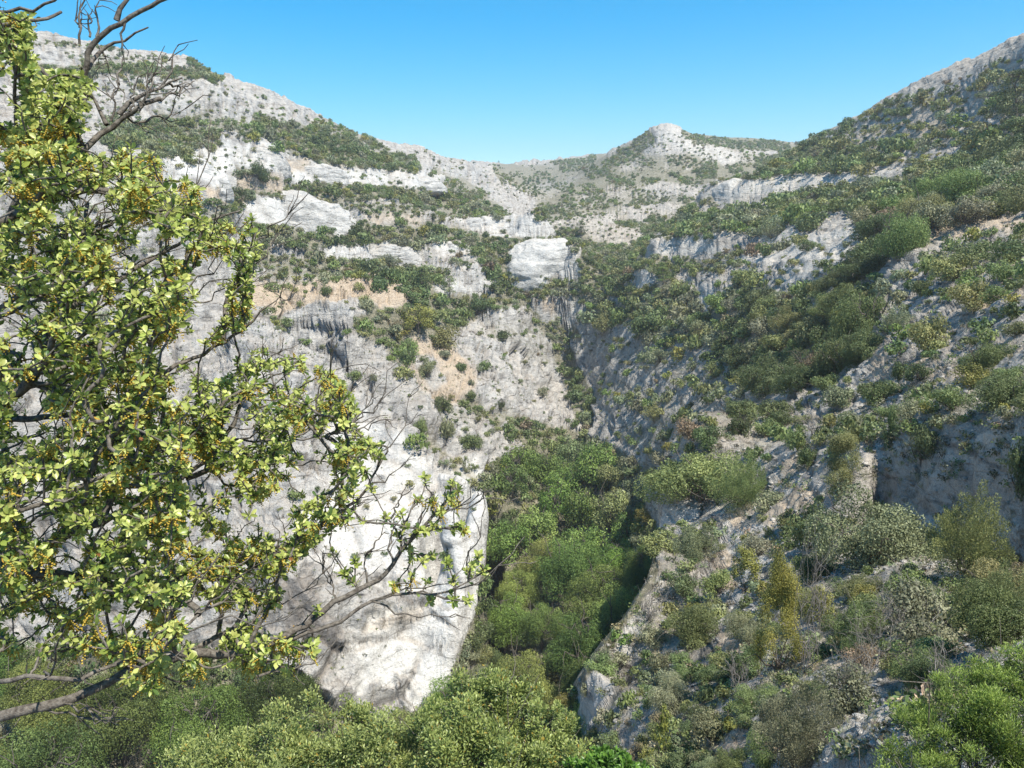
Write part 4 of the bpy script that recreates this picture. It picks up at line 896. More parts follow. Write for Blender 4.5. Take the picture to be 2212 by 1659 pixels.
# leafless grey shrubs
for i, (x, y, hw, hh, label) in enumerate([(1738,1376,60,100,'bare grey branched dead shrub tangled beside the tall golden box shrub'),(1900,1420,50,52,'pale dead branches on the orange soil left of the foreground bush'),(1760,920,34,24,'small silvery dead shrub above the ball-shaped bush'),(1400,1310,40,36,'thin dead bush sticking out over the dark cleft'),(1600,1475,44,40,'pale dead twigs under the tall golden box shrub'),(2060,1480,50,42,'silvery dead branches behind the light green foreground bush')]):
    P, nn, rr, ok = surf(np.array([x]), np.array([y+hh*.8])); P = P[0]; s_ = np.linalg.norm(P)/FD
    root = empty('dead_shrub', tuple(P)); b = link('branches', limbs('bare', i, 1.1, 8, .05), root); b.scale = (hw*s_, hw*s_, 2*hh*s_/1.2); b.rotation_euler = (0, 0, i*1.3)
    tag(root, label, 'dead shrub'); placed.append((*P, hw*s_*.5))

# ---------------------------------------------------------------- the wood on the valley floor
R3 = np.random.default_rng(21)
cand = []
for k in range(9000):
    az = math.radians(R3.uniform(-40, 12)); r_ = math.sqrt(R3.uniform(46**2, 168**2)); cand.append((az, r_))
cand = np.array(cand); ii = np.clip(np.round(np.interp(cand[:, 0], AZ, np.arange(len(AZ)))).astype(int), 0, len(AZ)-1)
jj = np.array([np.searchsorted(RH[i], r) for i, r in zip(ii, cand[:, 1])]); jj = np.clip(jj, 0, nr-1)
CPt = np.stack([X[ii, jj], Y[ii, jj], Z[ii, jj]], -1); CNz = NB[ii, jj, 2]
wood = []
WP_ = [(1040,1010),(1130,970),(1300,950),(1380,1000),(1400,1100),(1430,1150),(1420,1250),(1340,1380),(1240,1490),(1240,1900),(-150,1900),(-150,1390),(250,1400),(520,1420),(640,1450),(740,1560),(950,1540),(975,1450),(1020,1330),(1050,1180)]
def inside_poly(x, y, L):
    c = False
    for i in range(len(L)):
        (x1, y1), (x2, y2) = L[i], L[(i+1) % len(L)]
        if (y1 > y) != (y2 > y) and x < (x2-x1)*(y-y1)/(y2-y1+1e-9)+x1: c = not c
    return c
for p, nz in zip(CPt, CNz):
    rr = math.hypot(p[0], p[1])
    if nz < .35 or p[2] > -44: continue
    Rm = R3.uniform(3.2, 5.4); Hm = Rm*R3.uniform(1.5, 2.0)+2.2
    qx, qy, qf = project(np.array([p[0], p[1], p[2]+Hm*.7]))
    if np.isnan(qf) or qx < -120 or qx > 1600 or qy > 1800 or not inside_poly(float(qx), float(qy), WP): continue
    # hidden behind nearer ground?
    i = int(np.clip(np.interp(math.atan2(p[0], p[1]), AZ, np.arange(len(AZ))), 0, len(AZ)-1)); j = np.searchsorted(RH[i], rr-3)
    if j > 1 and ELM[i, :j][rows_ok[i, :j]].max(initial=-9) > (p[2]+Hm)/rr: continue
    if all((p[0]-q[0])**2+(p[1]-q[1])**2 > (.70*(Rm+q[3]))**2 for q in wood): wood.append((*p, Rm, Hm, float(qx), float(qy)))
print('wood trees', len(wood))
# regions of the photograph, by the place their middle has in it; used to name what grows there
REG = [
 (100,1500,'in the shaded wood at lower left'),(400,1500,'in the wood below the foreground oak'),(1080,1060,'among trees at the wood top'),(1250,1050,'among trees at the upper wood'),(1150,1200,'among the valley wood trees'),(1320,1200,'among trees by the near cliff'),(1100,1400,'among trees at the buttress foot'),(1220,1450,'among trees above the bottom canopy'),
 (120,150,'on the far left summit rim'),(350,150,'in the strip under the left summit rock'),(455,150,'on the shoulder right of the left summit'),
 (400,290,'in the upper left mountain thicket'),(470,225,'on the smooth upper left slabs'),(640,285,'in the scrub below the left skyline slabs'),(800,335,'just under the left skyline'),(700,240,'on the pale left skyline slabs'),(860,340,'near the left skyline crest'),
 (560,395,'between the two grey left domes'),(510,340,'on the long grey dome shelf'),(760,370,'on the pale rock shelf mid left'),(720,400,'in the scrub band mid left'),(900,420,'in the long scrub band left of centre'),(1020,450,'at the ravine end of the scrub band'),(980,380,'on the ridge left of the head valley'),(1060,410,'on the pale rib beside the head valley'),
 (330,460,'behind the foreground oak, upper left'),(620,450,'on the cracked grey dome'),(620,512,'in the woods under the cracked dome'),(760,515,'in the woods right of the cracked dome'),(900,500,'in the woods above the twin boulders'),(1050,515,'between the two stacked rock blocks'),
 (590,565,'on the ledge above the orange soil'),(720,580,'in the thicket under the grey ledge'),(860,600,'in the thicket left of the white boulders'),(1090,565,'in the cleft left of the square block'),(1080,610,'below the white boulders'),(1200,622,'at the foot of the square rock block'),
 (650,620,'on the orange soil ledge'),(640,700,'on the white domes below the soil ledge'),(860,645,'above the golden oak'),(830,705,'around the golden oak'),(940,710,'right of the golden oak'),(1000,665,'in the green hollow left of the ravine'),(1150,700,'on the shelf above the ravine'),(1100,760,'on the spur beside the ravine'),
 (1000,800,'on the orange scree'),(1150,860,'low on the spur beside the ravine'),(960,900,'on the lower pale spur'),(1060,900,'above the gully mouth'),(1160,945,'at the gully mouth above the wood'),(800,850,'on the white slope above the buttress'),(930,1000,'in the gully beside the white buttress'),(900,1150,'on the white buttress'),(700,1300,'on the lower buttress'),
 (1110,380,'on the farthest left hill'),(1240,370,'on the farthest hill at the valley head'),(1180,440,'where the valley narrows below the farthest hill'),(1350,345,'on the left flank of the central peak'),(1450,310,'on the rocky top of the central peak'),(1350,385,'in the belt at the foot of the peak'),(1500,380,'in the belt under the peak, right part'),(1620,320,'on the ridge behind the central peak'),(1580,345,'on the bare right flank of the peak'),
 (1300,430,'on the first rock shelf below the peak'),(1450,430,'between the rock shelves below the peak'),(1250,460,'in the valley middle below the shelves'),(1350,500,'on the pale dome in the valley middle'),(1230,530,'right of the square block'),(1330,570,'in the bright green hollow of the ravine'),(1420,530,'left of the bluish right cliff'),
 (1300,640,'at the top end of the ravine'),(1400,660,'in the dark thicket over the ravine'),(1500,650,'under the bluish lower cliffs'),(1460,600,'on the ledge between the bluish cliffs'),(1560,690,'in the thicket right of the ravine'),(1240,800,'down in the narrow ravine'),(1270,900,'at the lower end of the narrow ravine'),
 (1340,770,'high on the right ravine wall'),(1450,800,'on the right ravine wall'),(1340,880,'low on the right ravine wall'),(1420,960,'on the right wall above the wood'),(1540,890,'on the striped right slope'),(1560,800,'on the striped slope under the thicket'),
 (1640,720,'in the big thicket of the right slope'),(1760,740,'at the right end of the big thicket'),(1720,800,'at the shaded lower edge of the thicket'),(1850,690,'just right of the big thicket'),(1680,620,'above the big thicket'),
 (1560,475,'in the band over the bluish cliff'),(1720,450,'in the band between the two right cliffs'),(1880,430,'in the woodland band of the right mountain'),(2050,440,'in the dense woodland at the right'),(2150,340,'in the dark wood high at the right edge'),(2150,220,'near the top of the right mountain'),(2000,250,'on the dry upper right mountainside'),(1850,280,'near the right skyline'),(1740,340,'on the saddle right of the peak'),(1860,330,'under the right skyline'),(1620,390,'on top of the upper right cliff'),
 (1740,560,'on the diagonal bluish slabs'),(1880,570,'in the strip right of the diagonal slabs'),(2080,560,'on the dry slope under the woodland'),(2150,640,'on the dry slope at the right edge'),(1980,660,'on the upper dry right slope'),(1930,780,'along the gravel path'),(2080,800,'on the dry slope right of the path'),(1790,880,'on the rocky rib below the thicket'),(1900,900,'above the shaded rock face'),(2080,890,'on the rim of the shaded rock face'),(1640,930,'above the rock knob'),(1660,1090,'on orange soil behind the rock knob'),
 (2000,1050,'on the shaded rock face'),(1480,1220,'on the cliff edge below the rock knob'),(1440,1400,'on the near cliff edge'),(1600,1350,'on the near gravel slope'),(1560,1500,'on the near slope at the bottom'),(1400,1600,'on the steep rock at the bottom'),(1900,1350,'in the near tangle of dry shrubs'),(2050,1350,'behind the light green foreground bush'),(1800,1200,'below the grey-green dome'),
]
REGA = np.array([(a, b) for a, b, c in REG], float)
def region(x, y):
    d = np.hypot((REGA[:, 0]-x), (REGA[:, 1]-y)*1.25); return REG[int(np.argmin(d))][2]
ORD = ['', 'second', 'third', 'fourth', 'fifth', 'sixth', 'seventh', 'eighth', 'ninth', 'tenth', 'eleventh', 'twelfth']
def give_labels(recs, noun, group=None):
    """recs: dicts with x, y, px, word, obj. Label by size, colour and place; ties are told apart by their order from the left"""
    sets = {}
    for r in recs:
        s = 'small' if r['px'] < recs_q[0] else 'large' if r['px'] > recs_q[1] else 'middle-sized'
        sets.setdefault((s, r['word'], r['reg']), []).append(r)
    for (s, wd, rg_), L in sets.items():
        L.sort(key=lambda r: r['x'])
        for k, r in enumerate(L):
            if len(L) == 1: t = f"{s} {wd} {noun} {rg_}"
            elif len(L) == 2: t = f"{('left','right')[k]} one of two {s} {wd} {noun}s {rg_}"
            elif k == 0: t = f"leftmost {s} {wd} {noun} {rg_}"
            elif k == len(L)-1: t = f"rightmost {s} {wd} {noun} {rg_}"
            else: t = f"{ORD[k] if k < 12 else 'later'} {s} {wd} {noun} from left {rg_}"
            tag(r['obj'], ' '.join(t.split()[:16]), 'tree' if noun == 'tree' else 'shrub', group or (noun+'s '+rg_))
# wood trees
WREG = [(200,1500,'in the shaded wood at lower left'),(500,1520,'in the wood under the foreground oak'),(1060,1040,'at the top left of the valley wood'),(1200,1010,'at the upper end of the valley wood'),(1330,1040,'at the top right of the valley wood'),
 (1100,1150,'in the valley wood right of the white buttress'),(1230,1150,'in the heart of the valley wood'),(1350,1180,'in the valley wood left of the rock knob'),(1100,1300,'in the wood beside the buttress edge'),(1220,1300,'in the lower middle of the valley wood'),(1330,1300,'in the wood beneath the near cliff'),
 (1060,1430,'in the wood at the buttress foot'),(1180,1430,'in the wood above the foreground canopy'),(800,1530,'in the hollow below the buttress')]
wr = []
pal = ['bright green', 'mid green', 'olive green', 'mid green', 'dark green', 'grey-green', 'bright green', 'mid green', 'bright green', 'olive green']
for k, (x, y, z, Rm, Hm, qx, qy) in enumerate(wood):
    wd = pal[int(R3.integers(0, len(pal)))]; tc_ = np.array(tone(wd, R3)[:3])*np.array([1.05, 1.22, .85])*(.72 if qx < 700 else 1)  # shade over the lower left wood is put into its leaf colour
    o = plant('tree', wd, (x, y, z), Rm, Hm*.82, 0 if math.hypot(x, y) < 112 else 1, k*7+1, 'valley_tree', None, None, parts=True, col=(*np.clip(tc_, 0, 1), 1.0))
    dd = [math.hypot(a-qx, b-qy) for a, b, c in WREG]
    wr.append(dict(x=qx, y=qy, px=Rm*FD/math.hypot(x, y), word=wd, obj=o, reg=WREG[int(np.argmin(dd))][2])); placed.append((x, y, z, Rm))
pxs = sorted(r['px'] for r in wr); recs_q = (pxs[len(pxs)//3], pxs[2*len(pxs)//3]); give_labels(wr, 'tree')

# ---------------------------------------------------------------- shrubs over the slopes
R4 = np.random.default_rng(33)
T_ = 90000
qx = R4.uniform(-60, 2270, T_); qy = R4.uniform(60, 1659, T_)
qx = np.concatenate([qx, R4.uniform(80, 2270, 150000)]); qy = np.concatenate([qy, R4.uniform(80, 640, 150000)]); T_ = len(qx)
den = samp(M_den, qx, qy); siz = np.round(samp(M_siz, qx, qy)).astype(int)
rf_ = surf(qx, qy)[2]; vn_ = vnoise(qx/26, qy/13, qx*0+3); cl_ = np.where((rf_ > 330) & (den > .84), 1.0, 1.0)*np.where((rf_ > 330) & (den <= .84), np.clip(.45+2.2*vn_, .0, 1), np.where(rf_ > 100, np.clip(1.05+1.5*vn_, .12, 1), 1.0))
keep = R4.uniform(0, 1, T_) < cl_*np.where(den > .55, den, den**1.35*.55)
qx, qy, den, siz = qx[keep], qy[keep], den[keep], siz[keep]
lo = np.array([.40, .7, 1.0, 1.4, 1.9]); hi = np.array([1.0, 1.4, 2.1, 2.8, 3.4])
Rm_ = (lo[siz]+(hi[siz]-lo[siz])*R4.uniform(0, 1, len(qx))**1.6)*R4.choice([.55, .8, 1.0, 1.0, 1.35], len(qx))
P0, n0, r0_, ok0 = surf(qx, qy)
Rm_ = Rm_*np.clip(r0_/60, .32, 1)**.9
Rm_ = np.maximum(Rm_, 2.8*r0_/FD*R4.uniform(.9, 1.5, len(qx)))
imr = Rm_*FD/np.maximum(r0_, 5)
P1, n1, r1_, ok1 = surf(qx, qy+imr*.55)
good = ok0 & ok1 & (r1_ > 8) & (np.abs(r1_-r0_) < .25*r0_+8) & (imr > 2.0) & (r1_ > 9) & ~((siz == 3) & (den > .97) & (qy > 980) & (qx > 1180) & (r1_ < 64))
steep = n1[:, 2] > R4.uniform(.05, .55, len(qx))
good &= steep | (den > .8)
qx, qy, den, siz, Rm_, P1, r1_, imr = [a[good] for a in (qx, qy, den, siz, Rm_, P1, r1_, imr)]
acc = []; PA = np.zeros((30000, 3)); RA = np.zeros(30000); na_ = 0
for p in placed: PA[na_] = p[:3]; RA[na_] = p[3]; na_ += 1
for k in range(len(qx)):
    d2 = ((PA[:na_]-P1[k])**2).sum(1); f = .58 if den[k] > .8 else .78 if den[k] > .5 else 1.0
    if (d2 < (f*(RA[:na_]+Rm_[k]))**2).any(): continue
    PA[na_] = P1[k]; RA[na_] = Rm_[k]; na_ += 1; acc.append(k)
    if na_ >= 29990: break
print('shrubs', len(acc))
acc = np.array(acc)
# hue follows slow patches so that stands of one plant form
hn = vnoise(P1[:, 0]/14, P1[:, 1]/14, P1[:, 2]/14)+R4.uniform(-.7, .7, len(qx))
def word_of(k):
    v = hn[k]; u_ = R4.uniform()
    if u_ < .03: return 'yellow-green'
    if u_ < .045: return 'rusty brown'
    return 'dark green' if v < -.45 else 'mid green' if v < 0 else 'olive green' if v < .35 else 'grey-green' if v < .85 else 'bright green'
order = acc[np.argsort(-imr[acc])]
solo, mass = order[:300], order[300:]
sr = []
for n_i, k in enumerate(solo):
    wd = word_of(k); px_ = imr[k]
    kd = 'round' if R4.uniform() < .7 else ('mound' if R4.uniform() < .6 else 'juniper')
    lod = 1 if px_ > 15 else 2
    Hm = Rm_[k]*R4.uniform(1.1, 1.7)
    o = plant(kd, wd, P1[k]-np.array([0, 0, .15*Rm_[k]]), Rm_[k], Hm, 0 if px_ > 45 else lod, int(k), 'shrub', None, None, parts=px_ > 18)
    sr.append(dict(x=float(qx[k]), y=float(qy[k]), px=float(px_), word=wd, obj=o, reg=region(qx[k], qy[k])))
pxs = sorted(r['px'] for r in sr); recs_q = (pxs[len(pxs)//3], pxs[2*len(pxs)//3]); give_labels(sr, 'shrub')
# the rest reads as one mass of scrub
libs = {l_: [crown_data('round', l_, s)+(1.5,) for s in range(5)]+[crown_data('mound', l_, s)+(1.05,) for s in range(3)] for l_ in (2, 3, 4)}
def merge(idx, name, lods):
    VV, FF, TT, CC, o = [], [], [], [], 0
    for k, l_ in zip(idx, lods):
        Vv, Ff, t, h0 = libs[l_][int(R4.integers(0, 8))]
        a = R4.uniform(0, 6.28); c, s = math.cos(a), math.sin(a); h = Rm_[k]*R4.uniform(1.1, 1.8)/h0
        q = np.stack([(Vv[:, 0]*c-Vv[:, 1]*s)*Rm_[k], (Vv[:, 0]*s+Vv[:, 1]*c)*Rm_[k], Vv[:, 2]*h-.12*Rm_[k]], 1)+P1[k]
        VV.append(q); FF.append(Ff+o); o += len(q); TT.append(t); CC.append(np.tile(tone(word_of(k), R4), (len(q), 1)))
    me_ = mesh_np(name, np.concatenate(VV), np.concatenate(FF), M_FOLC, False, dict(tint=np.concatenate(TT), pcol=np.concatenate(CC)))
    return link(name, me_)
o = merge(mass, 'hillside_scrub', [3 if imr[k] > 4.2 else 4 for k in mass])
tag(o, 'mass of small green scrub covering the far slopes and ledges', 'scrub', kind='stuff')

# ---------------------------------------------------------------- ground cover: dwarf plants, dry grass, loose stones
def scatter(n, dens_fn, rmin, rmax, y0=330):
    x = R4.uniform(-40, 2250, n); y = R4.uniform(y0, 1659, n)
    P, nn, r, ok = surf(x, y); m = ok & (r > rmin) & (r < rmax) & (nn[:, 2] > .25) & (R4.uniform(0, 1, n) < dens_fn(x, y, r, P))
    return P[m], nn[m], r[m], x[m], y[m]
def tufts(name, P, r, lib, size, cols, label, cat):
    VV, FF, TT, CC, o = [], [], [], [], 0
    for k in range(len(P)):
        Vv, Ff, t = lib[int(R4.integers(0, len(lib)))]; s = size(r[k]); a = R4.uniform(0, 6.28); c, sn = math.cos(a), math.sin(a)
        VV.append(np.stack([(Vv[:, 0]*c-Vv[:, 1]*sn)*s, (Vv[:, 0]*sn+Vv[:, 1]*c)*s, Vv[:, 2]*s-.05*s], 1)+P[k]); FF.append(Ff+o); o += len(Vv); TT.append(t)
        CC.append(np.tile(tone(cols[int(R4.integers(0, len(cols)))], R4, .2), (len(Vv), 1)))
    ob = link(name, mesh_np(name, np.concatenate(VV), np.concatenate(FF), M_FOLC, False, dict(tint=np.concatenate(TT), pcol=np.concatenate(CC))))
    tag(ob, label, cat, kind='stuff')
GREENS['straw'] = (.30,.27,.17); GREENS['dull'] = (.10,.10,.055)
def small(kind, n, s, seed, nar=.5, al=.3):
    R_ = np.random.default_rng(seed); P, d, lob = shape_points(kind, n, R_); Vv, Ff = leaf_quads(P, d, s, R_, nar, al); return Vv, Ff, np.repeat(R_.uniform(0, 1, n), 4)
lib_t = [small('mound', 12, .75, s) for s in range(6)]; lib_g = [small('tuft', 40, .7, s, .035, .96) for s in range(6)]; lib_m = [small('mound', 46, .36, s) for s in range(6)]
clump = lambda x, y, z, s: vnoise(x/s, y/s, z/s)
P, nn, r, x, y = scatter(36000, lambda x, y, r, P: np.clip(.35+clump(P[:, 0], P[:, 1], P[:, 2], 9)*.9, 0, 1)*np.where((x < 1050) & (y > 950), .16, 1)*.75, 60, 420)
tufts('dwarf_shrubs', P, r, lib_t, lambda r: R4.uniform(.14, .42)*max(.8, r/170), ['dull', 'grey-green', 'dark green', 'mid green'], 'tiny tufts of dwarf plants dotting the pale rock', 'ground cover')
P, nn, r, x, y = scatter(26000, lambda x, y, r, P: np.where((x > 1040) & (x < 1780) & (y < 480), np.clip(.5+clump(P[:, 0], P[:, 1], P[:, 2], 22)*1.3, 0, 1), 0), 300, 1100, 265)
tufts('far_dwarf_shrubs', P, r, lib_t, lambda r: R4.uniform(.5, 1.0)*r/420, ['dark green', 'dark green', 'mid green', 'dull'], 'dark speckle of scrub on the farthest hills', 'ground cover')
P, nn, r, x, y = scatter(13000, lambda x, y, r, P: (1-.8*samp(M_soil, x, y))*np.clip(.4+clump(P[:, 0], P[:, 1], P[:, 2], 3)*.9, 0, 1), 8, 75, 600)
tufts('heath', P, r, lib_m, lambda r: R4.uniform(.10, .30)*np.clip(r/30, .7, 1.3), ['dull', 'grey-green', 'mid green', 'dark green', 'straw'], 'low heath and thyme cushions over the near right slope', 'ground cover')
P, nn, r, x, y = scatter(13000, lambda x, y, r, P: (1-.7*samp(M_soil, x, y))*np.clip(.35+clump(P[:, 0]+40, P[:, 1], P[:, 2], 2.5)*1.1, 0, 1), 6, 60, 700)
tufts('dry_grass', P, r, lib_g, lambda r: R4.uniform(.10, .26)*np.clip(r/22, .45, 1.5), ['straw', 'dull', 'grey-green', 'straw', 'olive green'], 'thin dry grass over the near right slope', 'grass')
# loose stones
P, nn, r, x, y = scatter(9000, lambda x, y, r, P: np.clip(.4+clump(P[:, 0], P[:, 1]+30, P[:, 2], 4)*.9, 0, 1), 7, 70, 650)
VV, FF, o = [], [], 0
ico = [(-1,-1,-1),(1,-1,-1),(1,1,-1),(-1,1,-1),(-1,-1,1),(1,-1,1),(1,1,1),(-1,1,1)]; cf_ = np.array([(0,3,2,1),(4,5,6,7),(0,1,5,4),(1,2,6,5),(2,3,7,6),(3,0,4,7)])
for k in range(len(P)):
    s = R4.uniform(.03, .12)*(r[k]/22)**.6; q = (np.array(ico)*R4.uniform(.5, 1, (8, 3)))*s*np.array([1, .8, .5]); Q = Matrix.Rotation(R4.uniform(0, 6.28), 3, 'Z') @ Matrix.Rotation(R4.uniform(-.4, .4), 3, 'X')
    VV.append(q @ np.array(Q).T+P[k]); FF.append(cf_+o); o += 8
st = link('loose_stones', mesh_np('loose_stones', np.concatenate(VV), np.concatenate(FF), MAT_ROCK, False, dict(clean=np.full(o, .3), right=np.full(o, .5))))
tag(st, 'loose pale stones scattered on the near slope', 'rubble', kind='stuff')
# ---------------------------------------------------------------- trees and bushes close to the viewer
def leaf_material(name, gloss, rough, trans):
    m, n, l = mat_new(name); out = n.new('ShaderNodeOutputMaterial')
    a = n.new('ShaderNodeAttribute'); a.attribute_name = 'pcol'
    nz = n.new('ShaderNodeTexNoise'); nz.inputs['Scale'].default_value = 60; g = n.new('ShaderNodeNewGeometry'); l.new(g.outputs['Position'], nz.inputs['Vector'])
    mr = n.new('ShaderNodeMapRange'); mr.inputs['To Min'].default_value = .75; mr.inputs['To Max'].default_value = 1.25; l.new(nz.outputs['Fac'], mr.inputs['Value'])
    h = n.new('ShaderNodeHueSaturation'); l.new(a.outputs['Color'], h.inputs['Color']); l.new(mr.outputs[0], h.inputs['Value'])
    bs = n.new('ShaderNodeBsdfPrincipled'); bs.inputs['Roughness'].default_value = rough; bs.inputs['Specular IOR Level'].default_value = gloss
    tr = n.new('ShaderNodeBsdfTranslucent'); mx = n.new('ShaderNodeMixShader'); mx.inputs[0].default_value = trans
    l.new(h.outputs[0], bs.inputs['Base Color']); l.new(h.outputs[0], tr.inputs['Color']); l.new(bs.outputs[0], mx.inputs[1]); l.new(tr.outputs[0], mx.inputs[2]); l.new(mx.outputs[0], out.inputs[0]); return m
M_LEAF = leaf_material('leathery_leaf', .45, .36, .40); M_CAT = leaf_material('catkin', .1, .8, .35)
M_TWIG = bark_material('oak_bark', (.05,.042,.036), (.21,.19,.165), 60)
def leaves(P, U, Nn, Ln, Wd, col):
    """curved rounded leaves: base P, direction U, face normal Nn, length, width, colour -> V, F, C"""
    n = len(P); U = U/np.linalg.norm(U, axis=1, keepdims=True); S = np.cross(U, Nn); S /= np.linalg.norm(S, axis=1, keepdims=True)+1e-9; Nn = np.cross(S, U)
    rows = [(0, .10, 0), (.34, .72, .05), (.72, .92, .02), (1.0, .22, -.10)]
    VV = []
    for t, wv, c in rows:
        for sgn in (-1, 0, 1):
            VV.append(P+U*(Ln*t)[:, None]+S*(Wd*.5*wv*sgn)[:, None]+Nn*(Ln*(c+(.07 if sgn else 0)))[:, None])
    V_ = np.stack(VV, 1).reshape(-1, 3)
    q = []
    for r in range(3):
        for c in range(2):
            i = r*3+c; q.append([i, i+1, i+4, i+3])
    F_ = (np.arange(n)[:, None, None]*12+np.array(q)[None]).reshape(-1, 4)
    return V_, F_, np.repeat(col, 12, axis=0)
def pd(x, y, d):
    """frame position and straight distance along the line of sight axis"""
    a = (np.asarray(x, float)-CX)/FD; b = -(np.asarray(y, float)-CY)/FD
    return np.stack([a*d, d*(cp+b*sp_), d*(-sp_+b*cp)], -1)

# -- the holm oak leaning in from the left, trunk just outside the view
R5 = np.random.default_rng(77)
TR = [pd(-430, 2300, 2.6), pd(-440, 1900, 2.55), pd(-420, 1560, 2.5), pd(-400, 1200, 2.45), pd(-380, 800, 2.4), pd(-350, 420, 2.35), pd(-300, 60, 2.3)]
TR[0] = np.array([TR[0][0]-.05, TR[0][1], -3.3]); 
LIMB = [ # start radius, points (x, y, distance)
 (.034,[(-420,1600,2.5),(-200,1600,2.1),(-60,1562,1.95),(60,1532,1.95),(190,1488,2.0),(290,1447,2.1),(350,1428,2.2),(430,1400,2.3),(520,1365,2.4)]),
 (.016,[(-420,1560,2.5),(-150,1480,2.0),(0,1467,1.8),(116,1480,1.8),(193,1456,1.85),(309,1417,1.95),(386,1363,2.0),(440,1320,2.1)]),
 (.018,[(290,1447,2.1),(424,1418,2.15),(470,1424,2.2),(579,1390,2.3),(656,1352,2.4),(733,1305,2.45),(794,1262,2.5),(849,1217,2.5),(885,1170,2.5),(933,1120,2.5),(975,1070,2.5)]),
 (.010,[(579,1390,2.3),(640,1366,2.4),(717,1356,2.4),(775,1312,2.45),(856,1285,2.5),(930,1280,2.5),(987,1270,2.55),(1030,1240,2.55)]),
 (.028,[(-400,1230,2.45),(-150,1240,2.3),(50,1235,2.2),(154,1248,2.3),(290,1277,2.5),(366,1263,2.6),(430,1255,2.7),(510,1225,2.8),(600,1180,2.9)]),
 (.016,[(-400,1180,2.45),(-200,1130,2.1),(0,1100,1.9),(58,1095,1.9),(154,1060,1.95),(250,1014,2.0),(320,985,2.1)]),
 (.024,[(-400,1000,2.4),(-120,940,2.1),(0,883,2.0),(58,837,2.0),(89,790,2.05),(95,740,2.1),(110,680,2.15),(150,600,2.2),(175,520,2.3),(200,440,2.4)]),
 (.026,[(-370,700,2.4),(-150,560,2.2),(0,490,2.1),(58,447,2.15),(135,393,2.2),(165,335,2.25),(231,272,2.3),(262,247,2.3),(300,232,2.3),(347,218,2.35)]),
 (.011,[(262,247,2.3),(272,222,2.3),(320,198,2.35),(366,181,2.4),(400,168,2.4)]),
 (.025,[(-360,600,2.4),(-120,560,2.5),(10,480,2.5),(60,400,2.5),(100,300,2.5),(130,240,2.5),(165,190,2.5),(180,160,2.5),(193,127,2.5),(208,80,2.5),(235,52,2.5),(270,38,2.5),(310,14,2.5),(355,0,2.5),(430,-40,2.5)]),
 (.012,[(250,44,2.5),(250,20,2.5),(275,0,2.5),(310,-40,2.5)]),
 (.012,[(180,160,2.5),(200,120,2.55),(215,100,2.6),(260,92,2.6),(290,70,2.6),(320,60,2.6)]),
 (.016,[(-330,250,2.35),(-120,120,2.1),(0,52,2.0),(50,52,2.0),(92,46,2.05),(112,40,2.1),(128,26,2.1)]),
 (.014,[(-320,180,2.3),(-80,60,2.2),(0,20,2.2),(60,25,2.2),(110,15,2.2),(150,-10,2.2)]),
 (.020,[(-380,860,2.4),(-100,900,2.5),(120,910,2.5),(210,890,2.5),(270,860,2.5),(328,813,2.5),(405,779,2.55),(482,736,2.6),(540,695,2.6)]),
 (.018,[(-390,1050,2.4),(-100,1020,2.6),(100,985,2.6),(212,964,2.6),(290,945,2.6),(386,934,2.65),(463,900,2.7),(520,860,2.7),(580,820,2.8)]),
 (.022,[(-400,1300,2.4),(-100,1230,2.6),(116,1168,2.6),(231,1118,2.6),(328,1070,2.6),(400,1035,2.7),(463,983,2.7),(509,925,2.7),(520,867,2.7),(545,790,2.7)]),
 (.014,[(430,1255,2.7),(500,1250,2.75),(579,1210,2.8),(695,1138,2.85),(760,1090,2.85),(800,1040,2.85),(832,975,2.9)]),
 (.013,[(400,1035,2.7),(480,1010,2.8),(560,985,2.85),(640,950,2.9),(700,900,2.9),(735,850,2.9)]),
 (.007,[(328,930,2.4),(420,935,2.4),(540,960,2.4),(620,962,2.4),(700,945,2.4),(755,920,2.4)]),
 (.014,[(110,680,2.15),(180,650,2.3),(260,600,2.4),(330,560,2.5),(400,520,2.6),(450,480,2.65),(520,450,2.7)]),
 (.012,[(-100,700,2.3),(40,650,2.3),(120,560,2.3),(200,500,2.35),(280,450,2.4),(330,400,2.45)]),
 (.012,[(270,860,2.5),(330,760,2.5),(370,680,2.5),(400,610,2.55),(430,540,2.6)]),
 (.012,[(482,736,2.6),(490,680,2.6),(500,620,2.65),(530,560,2.65),(555,500,2.7)]),
 (.009,[(231,272,2.3),(215,230,2.3),(195,200,2.3),(185,180,2.3)]),
 (.010,[(60,400,2.5),(40,300,2.3),(30,220,2.2),(30,130,2.1),(40,60,2.1)]),
]
nodes, npar, nrad, ndir = [], [], [], []
limb_paths = []
def addpath(P, rd, par):
    idx = []
    for k in range(len(P)):
        nodes.append(P[k]); npar.append(par); nrad.append(rd[k]); ndir.append(P[min(k+1, len(P)-1)]-P[max(k-1, 0)]); par = len(nodes)-1; idx.append(par)
    return idx
def smooth_line(Q, step=.035, j=.006):
    Q = np.asarray(Q, float); d = np.concatenate([[0], np.cumsum(np.linalg.norm(np.diff(Q, axis=0), axis=1))]); n = max(4, int(d[-1]/step))
    t = np.linspace(0, d[-1], n); P = np.stack([np.interp(t, d, Q[:, c]) for c in range(3)], 1)
    for _ in range(2): P[1:-1] = (P[:-2]+2*P[1:-1]+P[2:])/4
    e = R5.normal(size=P.shape)*j; e[:2] = 0; return P+(e+np.roll(e, 1, 0)+np.roll(e, -1, 0))/1.6
tp = smooth_line(TR, .12, .01); trunk_paths = [(tp, np.linspace(.10, .045, len(tp)))]
for r0, L in LIMB:
    P = smooth_line(np.array([pd(*q) for q in L])); rd = r0*.82*np.linspace(1, .28, len(P)); limb_paths.append((P, rd)); addpath(P, rd, -1)
